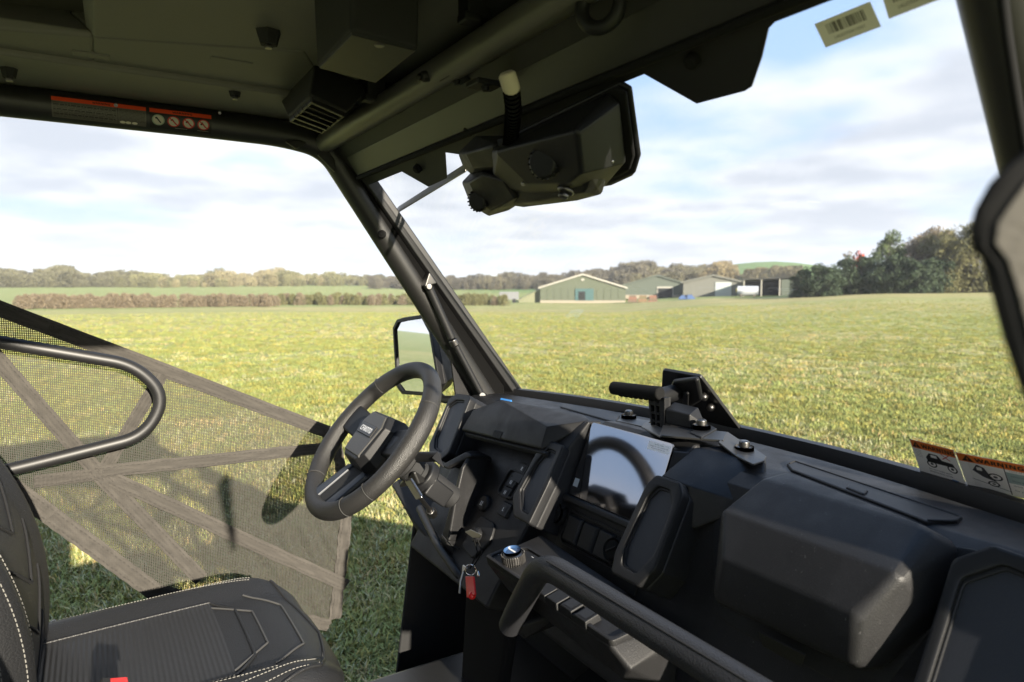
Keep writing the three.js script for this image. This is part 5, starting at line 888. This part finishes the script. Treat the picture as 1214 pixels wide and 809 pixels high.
// ---- driver's seat
{
  const s = holder('driver_seat', car);
  // cushion: rounded slab with side bolsters
  const x0 = -.572, x1 = -.088, zf = -.350, zr = .17, NX = 56, NZ = 60, yb = .76;
  const top = (u, v) => { // u across 0..1, v front 0 .. rear 1
    const e = Math.abs(u - .5) * 2, bol = .030 * step(.52, .86, e), edge = Math.pow(e, 7) * .045, fr = Math.pow(1 - clamp(v / .22), 2.4) * .050;
    return .885 + bol - edge - fr - .012 * v + .006 * Math.sin(v * 3) * (1 - e);
  };
  const P = [], U = [], I = [], corner = (u, v) => { const cx = (u - .5) * 2, k = 1 - .06 * Math.pow(clamp(1 - v / .3), 2); return mix(x0, x1, .5 + cx * .5 * k); };
  for (let j = 0; j <= NZ; j++) for (let i = 0; i <= NX; i++) { const u = i / NX, v = j / NZ, x = corner(u, v), e = Math.abs(u - .5) * 2, z = mix(zf, zr, v) + .042 * Math.pow(e, 3.6) * Math.pow(1 - v, 3); P.push(x, top(u, v), z); U.push(x, z); }
  const W1 = NX + 1; for (let j = 0; j < NZ; j++) for (let i = 0; i < NX; i++) { const a = j * W1 + i; I.push(a, a + W1, a + 1, a + 1, a + W1, a + W1 + 1); }
  // skirt round the edge
  const loop = []; for (let i = 0; i <= NX; i++) loop.push(i); for (let j = 1; j <= NZ; j++) loop.push(j * W1 + NX); for (let i = NX - 1; i >= 0; i--) loop.push(NZ * W1 + i); for (let j = NZ - 1; j >= 1; j--) loop.push(j * W1);
  const base = P.length / 3, rows = [[.010, -.016], [.014, -.04], [.008, -.075], [-.01, -.115]], cxm = (x0 + x1) / 2, czm = (zf + zr) / 2;
  rows.forEach(([o, dy], q) => loop.forEach((id) => { const x = P[id * 3], y = P[id * 3 + 1], z = P[id * 3 + 2], dx = x - cxm, dz = z - czm, l = Math.hypot(dx / .23, dz / .25) || 1; P.push(x + dx / l / .23 * o * .9 * .23 / .23 * .23, Math.max(yb, y + dy), z + dz / l / .25 * o * .25); U.push(x + y, z + dy); }));
  const L = loop.length; for (let q = 0; q < rows.length; q++) for (let k = 0; k < L; k++) { const a = q === 0 ? loop[k] : base + (q - 1) * L + k, b = q === 0 ? loop[(k + 1) % L] : base + (q - 1) * L + (k + 1) % L, c = base + q * L + k, d = base + q * L + (k + 1) % L; I.push(a, b, c, b, d, c); }
  const g = new THREE.BufferGeometry(); g.setAttribute('position', new THREE.Float32BufferAttribute(P, 3)); g.setAttribute('uv', new THREE.Float32BufferAttribute(U, 2)); g.setIndex(I); g.computeVertexNormals();
  const cu = part('cushion', flat(g), M.leather, s);
  const T = (u, v, h = 0) => { const e = Math.abs(u - .5) * 2; return V(corner(u, v), top(u, v) + h, mix(zf, zr, v) + .042 * Math.pow(e, 3.6) * Math.pow(1 - v, 3)); };
  const line = (pts, n = 24) => { const o = []; for (let i = 0; i < pts.length - 1; i++) for (let k = 0; k < n; k++) { const t = k / n; o.push(T(mix(pts[i][0], pts[i + 1][0], t), mix(pts[i][1], pts[i + 1][1], t), .0012)); } o.push(T(...pts[pts.length - 1], .0012)); return o; };
  // ribbed centre panel and piping
  const pan = []; for (let j = 0; j <= 40; j++) for (let i = 0; i <= 24; i++) { pan.push([mix(.20, .80, i / 24), mix(.34, .98, j / 40)]); }
  { const p = [], uv = [], id = []; pan.forEach(([u, v]) => { const q = T(u, v, .0016); p.push(q.x, q.y, q.z); uv.push(q.x, q.z); }); for (let j = 0; j < 40; j++) for (let i = 0; i < 24; i++) { const a = j * 25 + i; id.push(a, a + 25, a + 1, a + 1, a + 25, a + 26); } const h = new THREE.BufferGeometry(); h.setAttribute('position', new THREE.Float32BufferAttribute(p, 3)); h.setAttribute('uv', new THREE.Float32BufferAttribute(uv, 2)); h.setIndex(id); h.computeVertexNormals();
    const ribT = noiseTex(128, (u, v) => .5 + .5 * Math.sin(v * Math.PI * 2 * 8) * (.8 + .2 * Math.sin(u * Math.PI * 2 * 16)));
    part('ribbed_panel', flat(h), phys(col(.018, .0185, .020), .5, { bumpMap: rep(ribT, 16), bumpScale: .0012 }), cu); }
  const pipe = (pts, m = M.plasticSmooth, r = .0022) => part('piping', tube(line(pts), r, { sides: 7 }), m, cu);
  pipe([[.20, .99], [.20, .34], [.30, .27], [.70, .27], [.80, .34], [.80, .99]], M.leather, .0026);
  pipe([[.24, .34], [.36, .22], [.64, .22], [.76, .34]], mat(col(.05, .05, .05), .4), .002);
  pipe([[.20, .22], [.32, .11], [.68, .11], [.80, .22]], mat(col(.05, .05, .05), .4), .002);
  const stitch = (path, n, parent = cu) => { const c = new Poly(path), o = []; for (let k = 0; k < n; k++) { const a = c.getPoint((k + .15) / n), b = c.getPoint((k + .8) / n); o.push(tube([a, a.clone().lerp(b, .5).add(V(0, .0003, 0)), b], .0008, { sides: 5 })); } const m = part('stitching', o, M.stitch, parent); m.userData.kind = 'stuff'; };
  stitch(line([[.035, .95], [.05, .5], [.10, .16]]), 76); stitch(line([[.055, .95], [.07, .5], [.12, .17]]), 76);
  stitch(line([[.93, .98], [.93, .45], [.86, .12], [.80, .08]]), 80); stitch(line([[.965, .98], [.965, .45], [.90, .09], [.6, .03]]), 96); stitch(line([[.80, .95], [.82, .40], [.86, .22]]), 60);
  pipe([[.10, .08], [.5, .015], [.90, .08], [.985, .3], [.985, .98]], M.leather, .003);
  // backrest, leaning back, with a rounded front
  const prof = []; for (let k = 0; k <= 30; k++) { const t = k / 30; prof.push([mix(.80, 1.48, t), .115 - .052 * Math.sin(clamp(t * 1.15) * Math.PI) + .17 * t * t + .03 * t]); }
  const BP = [], BU = [], BI = [], NU = 30;
  const bx = (u, t) => { const wdt = mix(.222, .18, step(.55, 1, t)); return (x0 + x1) / 2 + (u - .5) * 2 * wdt; };
  const bz = (u, t, k) => { const e = Math.abs(u - .5) * 2; return prof[k][1] - .03 * step(.55, .85, e) + Math.pow(e, 6) * .075; };
  for (let k = 0; k <= 30; k++) for (let i = 0; i <= NU; i++) { const u = i / NU, x = bx(u, k / 30), z = bz(u, k / 30, k); BP.push(x, prof[k][0], z); BU.push(x, prof[k][0]); }
  const off = BP.length / 3; for (let k = 0; k <= 30; k++) for (let i = 0; i <= NU; i++) { const u = i / NU, e = Math.abs(u - .5) * 2; BP.push(bx(u, k / 30), prof[k][0], prof[k][1] + .14 - Math.pow(e, 6) * .03); BU.push(u, prof[k][0]); }
  for (let k = 0; k < 30; k++) for (let i = 0; i < NU; i++) { const a = k * (NU + 1) + i; BI.push(a, a + 1, a + NU + 1, a + 1, a + NU + 2, a + NU + 1); const b = off + a; BI.push(b, b + NU + 1, b + 1, b + 1, b + NU + 1, b + NU + 2); }
  for (let k = 0; k < 30; k++) for (const i of [0, NU]) { const a = k * (NU + 1) + i, b = off + a, a2 = a + NU + 1, b2 = b + NU + 1; i ? BI.push(a, b, a2, b, b2, a2) : BI.push(a, a2, b, b, a2, b2); }
  for (let i = 0; i < NU; i++) { const a = 30 * (NU + 1) + i; BI.push(a, a + 1, off + a, a + 1, off + a + 1, off + a); }
  const bg = new THREE.BufferGeometry(); bg.setAttribute('position', new THREE.Float32BufferAttribute(BP, 3)); bg.setAttribute('uv', new THREE.Float32BufferAttribute(BU, 2)); bg.setIndex(BI); bg.computeVertexNormals();
  const bk = part('backrest', flat(bg), M.leather, s);
  const BT = (u, t, h = .0015) => { const k = Math.min(29, Math.floor(t * 30)), f = t * 30 - k; const z0 = bz(u, t, k), z1 = bz(u, t, k + 1); return V(bx(u, t), mix(.80, 1.48, t), mix(z0, z1, f) - h); };
  const bl = (pts, n = 30) => { const o = []; for (let i = 0; i < pts.length - 1; i++) for (let k = 0; k <= n; k++) { const t = k / n; o.push(BT(mix(pts[i][0], pts[i + 1][0], t), mix(pts[i][1], pts[i + 1][1], t))); } return o; };
  stitch(bl([[.93, .06], [.93, .5], [.90, .95]]), 90, bk); stitch(bl([[.975, .06], [.975, .5], [.95, .95]]), 90, bk); stitch(bl([[.84, .1], [.85, .5], [.82, .9]]), 90, bk);
  for (let r = 0; r < 6; r++) { const a = .12 + r * .12; part('quilt_seam', tube(bl([[.22, a + .10], [.5, a], [.78, a + .10]]), .0022, { sides: 6 }), M.plasticMatte, bk); }
  { const h = part('hinge_cover', hull([V(-.13, .80, .04), V(-.13, .90, .06), V(-.13, .80, .20), V(-.13, .92, .16), V(-.115, .80, .05), V(-.115, .88, .08), V(-.115, .80, .2)], .006), M.plastic, s); }
  part('recline_bar', tube([onX(36, 760, -.62), onX(64, 742, -.62), onX(76, 752, -.62)], .012, { sides: 10 }), M.steelDark, s);
  // belt buckle
  const bu = holder('belt_buckle', s); const c = onX(134, 813, -.075);
  part('casing', hull([V(-.014, .0, -.014), V(.014, 0, -.014), V(-.014, 0, .02), V(.014, 0, .02), V(-.012, -.07, -.01), V(.012, -.07, -.01), V(-.012, -.07, .03), V(.012, -.07, .03), V(-.014, .008, .012), V(.014, .008, .012)].map((p) => p.add(c)), .003), M.plasticMatte, bu);
  part('button', hull([V(-.011, .001, -.0165), V(.011, .001, -.0165), V(-.011, .004, .004), V(.011, .004, .004), V(-.011, -.012, -.0175), V(.011, -.012, -.0175)].map((p) => p.add(c)), .0015), M.red, bu, 'red release button');
  part('stem', tube([c.clone().add(V(0, -.06, .01)), c.clone().add(V(0, -.12, .03)), c.clone().add(V(0, -.16, .05))], .009, { sides: 8 }), M.rubber, bu);
}
{ // second seat and the panel behind the cab
  const d = car.getObjectByName('driver_seat').clone(); d.name = 'passenger_seat'; d.position.x = .69; d.getObjectByName('belt_buckle').removeFromParent(); d.getObjectByName('recline_bar').removeFromParent(); car.add(d);
  const r = holder('cab_back_panel', car);
  part('panel', box(-.66, .66, 1.0, 1.12, .44, .47, .012), M.plasticMatte, r);
  for (const x of [-.345, .345]) part('headrest', box(x - .14, x + .14, 1.46, 1.68, .32, .42, .03), M.leather, r);
}
// ---- hip bar
{
  const b = holder('hip_bar', car);
  const p = [[-60, 394], [0, 406], [160, 433], [196, 470], [172, 517], [45, 549], [-60, 574]].map(([x, y]) => onX(x, y, -.70));
  part('tube', tube(fillet(p, [.05, .05, .07, .06, .06, .05], 10), .0128, { sides: 22 }), M.paintGloss, b);
}
// ---- door net
{
  const nx = -.735, net = holder('door_net', car);
  const f = (px, py, x = nx) => onX(px, py, x);
  const poly = [[-70, 336], [0, 363], [200, 441], [396, 514], [413, 600], [398, 730], [390, 745], [180, 700], [60, 609], [-70, 520]].map(([a, b]) => f(a, b));
  // gridded sheet clipped to the outline, gently rippled
  const inside = (y, z) => { let c = false; for (let i = 0, j = poly.length - 1; i < poly.length; j = i++) { const a = poly[i], b = poly[j]; if ((a.y > y) !== (b.y > y) && z < (b.z - a.z) * (y - a.y) / (b.y - a.y) + a.z) c = !c; } return c; };
  const rip = (y, z) => { const k = step(-.05, -.45, z) * step(1.15, .85, y); return .006 * k * Math.sin((z * 1.0 - y * .55) * 95 + 3 * Math.sin(z * 14)) * (.6 + .4 * Math.sin(y * 31)) + .004 * Math.sin(z * 9 + y * 5); };
  const sh = new THREE.Shape(poly.map((p) => new THREE.Vector2(p.z, p.y)));
  const st = .008, pos = [], uv = [];
  const minz = Math.min(...poly.map((p) => p.z)), maxz = Math.max(...poly.map((p) => p.z)), miny = Math.min(...poly.map((p) => p.y)), maxy = Math.max(...poly.map((p) => p.y));
  const put = (y, z) => { pos.push(nx + rip(y, z), y, z); uv.push(z, y); };
  for (let z = minz; z < maxz; z += st) for (let y = miny; y < maxy; y += st) if (inside(y + st / 2, z + st / 2)) { put(y, z); put(y + st, z); put(y, z + st); put(y, z + st); put(y + st, z); put(y + st, z + st); }
  let g = new THREE.BufferGeometry(); g.setAttribute('position', new THREE.Float32BufferAttribute(pos, 3)); g.setAttribute('uv', new THREE.Float32BufferAttribute(uv, 2));
  g = weighted(g, 1.2); const n0 = g.attributes.normal; g.setAttribute('uv', new THREE.Float32BufferAttribute(uv, 2));
  const hole = noiseTex(64, (u, v) => { const d = Math.max(Math.abs(u - .5), Math.abs(v - .5)); return step(.27, .34, d); });
  part('mesh_sheet', g, mat(col(.041, .038, .032), .9, { alphaMap: rep(hole, 285), transparent: true, side: THREE.DoubleSide }), net);
  const webT = noiseTex(128, (u, v) => .5 + .5 * Math.sin(u * Math.PI * 2 * 24) * Math.sin(v * Math.PI * 2 * 24));
  const webC = noiseTex(256, (u, v) => { const st = Math.max(1 - Math.abs(v - .2) / .05, 1 - Math.abs(v - .8) / .05, 0), dash = .5 + .5 * Math.sin(u * Math.PI * 2 * 40), weave = .5 + .5 * Math.sin(u * Math.PI * 2 * 64 + Math.sin(v * 40) * 2), dirt = fbm(u * 16, v * 8, 8, 4, 51); const k = (.026 + .038 * dirt + .007 * weave) * (1 - .6 * st * dash); return [k * 1.08, k * .97, k * .83].map((x) => Math.pow(x, 1 / 2.2)); }, true);
  const web = mat(0xffffff, .88, { map: rep(webC, 2.2, 1), bumpMap: rep(webT, 12, .5), bumpScale: .0015 });
  const strap = (a, b, w = .034, o = .004, n = 30) => {
    w *= .86; const A = f(...a), B = f(...b), d = B.clone().sub(A).normalize(), s = V(0, d.z, -d.y), p = [], id = [], u2 = [], L = A.distanceTo(B);
    for (let i = 0; i <= n; i++) { const c = A.clone().lerp(B, i / n), wob = .0025 * Math.sin(i * 1.7 + a[0]); for (const [k, h] of [[-1, -.001], [-.55, .0012], [-.4, 0], [.4, 0], [.55, .0012], [1, -.001]]) { const q = c.clone().addScaledVector(s, k * w / 2); p.push(nx + o + h + wob + rip(q.y, q.z) * .6, q.y, q.z); u2.push(i / n * L + a[0] * .013, (k + 1) / 2); } }
    for (let i = 0; i < n; i++) for (let k = 0; k < 5; k++) { const q = i * 6 + k; id.push(q, q + 1, q + 6, q + 1, q + 7, q + 6); }
    const gg = new THREE.BufferGeometry(); gg.setAttribute('position', new THREE.Float32BufferAttribute(p, 3)); gg.setAttribute('uv', new THREE.Float32BufferAttribute(u2, 2)); gg.setIndex(id); gg.computeVertexNormals();
    const back = flat(gg.clone()); const bp = back.attributes.position; for (let i = 0; i < bp.count; i++) bp.setX(i, bp.getX(i) - .0025);
    return part('strap', [flat(gg), back], web, net);
  };
  strap([-70, 340], [398, 516], .036, .003); strap([412, 600], [397, 735], .036, .003); strap([60, 612], [186, 704], .042, .003); strap([-70, 515], [60, 612], .042, .003);
  strap([186, 702], [390, 742], .036, .003); strap([396, 512], [413, 606], .03, .002);
  strap([-30, 395], [118, 563], .034, .006); strap([118, 563], [238, 686], .036, .007); strap([192, 444], [118, 566], .030, .005); strap([112, 560], [398, 529], .032, .008); strap([116, 560], [410, 694], .036, .009); strap([40, 571], [118, 562], .03, .005);
}
// ---- outside mirrors
for (const sd of [-1, 1]) {
  const m = holder('door_mirror', car);
  const c0 = V(-.865, 1.315, -.765), n0 = V(.16, .070, .98).normalize(), u0 = new THREE.Vector3().crossVectors(V(0, 1, 0), n0).normalize(), w0 = n0.clone().cross(u0);
  const f = ([a, b]) => { const p = onP(a, b, c0, n0).sub(c0); return [p.dot(u0) * -sd, p.dot(w0)]; };
  const fx = (p) => V(p.x * -sd, p.y, p.z), c = fx(c0), nn = fx(n0), u = new THREE.Vector3().crossVectors(V(0, 1, 0), nn).normalize(), w = nn.clone().cross(u);
  const o = [[467, 389], [472, 379], [480, 376.5], [503, 373], [513, 392], [523, 455], [514, 470], [478, 467.5], [471, 458]].map(f), cc = o.reduce((s, p) => [s[0] + p[0] / o.length, s[1] + p[1] / o.length], [0, 0]);
  const ins = (k) => o.map(([x, y]) => { const l = Math.hypot(x - cc[0], y - cc[1]); return [x + (cc[0] - x) / l * k, y + (cc[1] - y) / l * k]; });
  part('rim', plate(o, [ins(.008)], .02, .003, c.clone().addScaledVector(nn, -.014), u, w, nn), M.plasticSmooth, m);
  part('mirror_glass', plate(ins(.007), null, .003, 0, c.clone().addScaledVector(nn, -.003), u, w, nn), M.mirror, m);
  const pt = ([x, y], h) => c.clone().addScaledVector(u, x).addScaledVector(w, y).addScaledVector(nn, h);
  part('shell', hull([...o.map((p) => pt(p, -.008)), ...ins(.035).map((p) => pt(p, -.075))], .006), M.plastic, m);
  part('arm', tube(fillet([pt([cc[0] - sd * .05, cc[1] - .07], -.03), fx(onX(523, 474, -.76)), fx(onX(540, 474, -.70))], .02), .011, { sides: 12 }), M.paintGloss, m);
}
// ---- rolled-back net panel of the open passenger door, close to the lens
{
  const p = holder('passenger_door_panel', car);
  const c = onZ(1190, 300, -.27), nn = EYE.clone().sub(c).setY(0).normalize().add(V(.25, 0, .1)).normalize(), u = new THREE.Vector3().crossVectors(Y1, nn).normalize(), w = nn.clone().cross(u);
  const f = ([a, b]) => { const q = onP(a, b, c, nn).sub(c); return [q.dot(u), q.dot(w)]; };
  const o = [[1340, 100], [1214, 180], [1196, 194], [1175, 216], [1158, 246], [1151, 272], [1154, 296], [1166, 306], [1173, 332], [1191, 400], [1215, 470], [1340, 760]].map(f), i2 = [[1290, 170], [1214, 216], [1196, 240], [1178, 266], [1175, 290], [1190, 310], [1201, 345], [1216, 402], [1290, 600]].map(f);
  part('black_trim', plate(o, [i2], .012, .003, c.clone().addScaledVector(nn, -.006), u, w, nn), M.rubber, p);
  part('beige_panel', plate(i2, null, .003, .0008, c.clone().addScaledVector(nn, .0045), u, w, nn), mat(col(.075, .069, .058), .85, { bumpMap: rep(grainT, 8), bumpScale: .0005 }), p, 'beige grey fabric face of the panel');
}
// ---- cable tie on the passenger pillar
{ const a = onX(1171, 146, AX - .03), q = holder('cable_tie', car); part('band', tube([a, a.clone().add(V(.03, .006, .0)), a.clone().add(V(.08, .012, .01))], .004, { sides: 8 }), M.rubber, q); part('head', hull([a.clone().add(V(.006, 0, 0))], .005), M.rubber, q);
  const w = [[1186, -30], [1194, 40], [1206, 120], [1218, 190]].map(([x, y]) => onX(x, y, AX + .02)); part('wire', tube(w, .0035, { sides: 8 }), M.rubber, q); }

// ================================================================== keys
{
  const KD = .058, p = onD(560, 634, .02 + KD), k = thing('key_ring', 'ignition key with silver ring, spare key and red plastic tag hanging below', 'keys', [p.x, p.y, p.z]);
  const L = (a, b, d) => onD(a, b, d + KD).sub(p);
  part('key_head', hull([L(552, 631, .016), L(558, 628, .024), L(570, 634, .03), L(570, 638, .024), L(560, 638, .02)], .004), M.steel, k);
  part('key_blade', cyl(L(561, 632, .02), L(561, 632, -.01), .004, 10), M.steel, k);
  part('loop', [tube([L(562, 640, .026), L(566, 655, .028), L(557, 675, .03)], .0016, { sides: 6 }), tube([L(566, 640, .026), L(572, 655, .028), L(561, 672, .03)], .0016, { sides: 6 })], M.rubber, k);
  const c = L(558, 676, .03), ring = new THREE.TorusGeometry(.0105, .0013, 8, 28); ring.rotateY(.9); ring.translate(c.x, c.y, c.z); part('split_ring', boxUV(flat(ring)), M.chrome, k);
  const t = [L(553.5, 684, .032), L(563, 684, .032), L(565, 706, .032), L(555, 709, .032)];
  part('red_tag', [hull(t.flatMap((q) => [q, q.clone().addScaledVector(DN, .004)]), .0018), hull([t[2].clone().lerp(t[3], .5).lerp(t[0], .05)], .0078)], M.red, k);
  part('spare_key', [tube([L(551, 672, .026), L(546, 690, .026), L(545, 704, .026)], .0024, { sides: 8 }), hull([L(549, 670, .026), L(554, 674, .026), L(548, 680, .026)], .003)], M.steel, k);
  part('silver_fob', hull([L(567, 677, .03), L(569, 683, .03), L(566, 684, .03)], .003), M.chrome, k);
}
scene.traverse((o) => { if (o.isMesh) { o.castShadow = true; o.receiveShadow = true; } });
renderer.render(scene, camera);
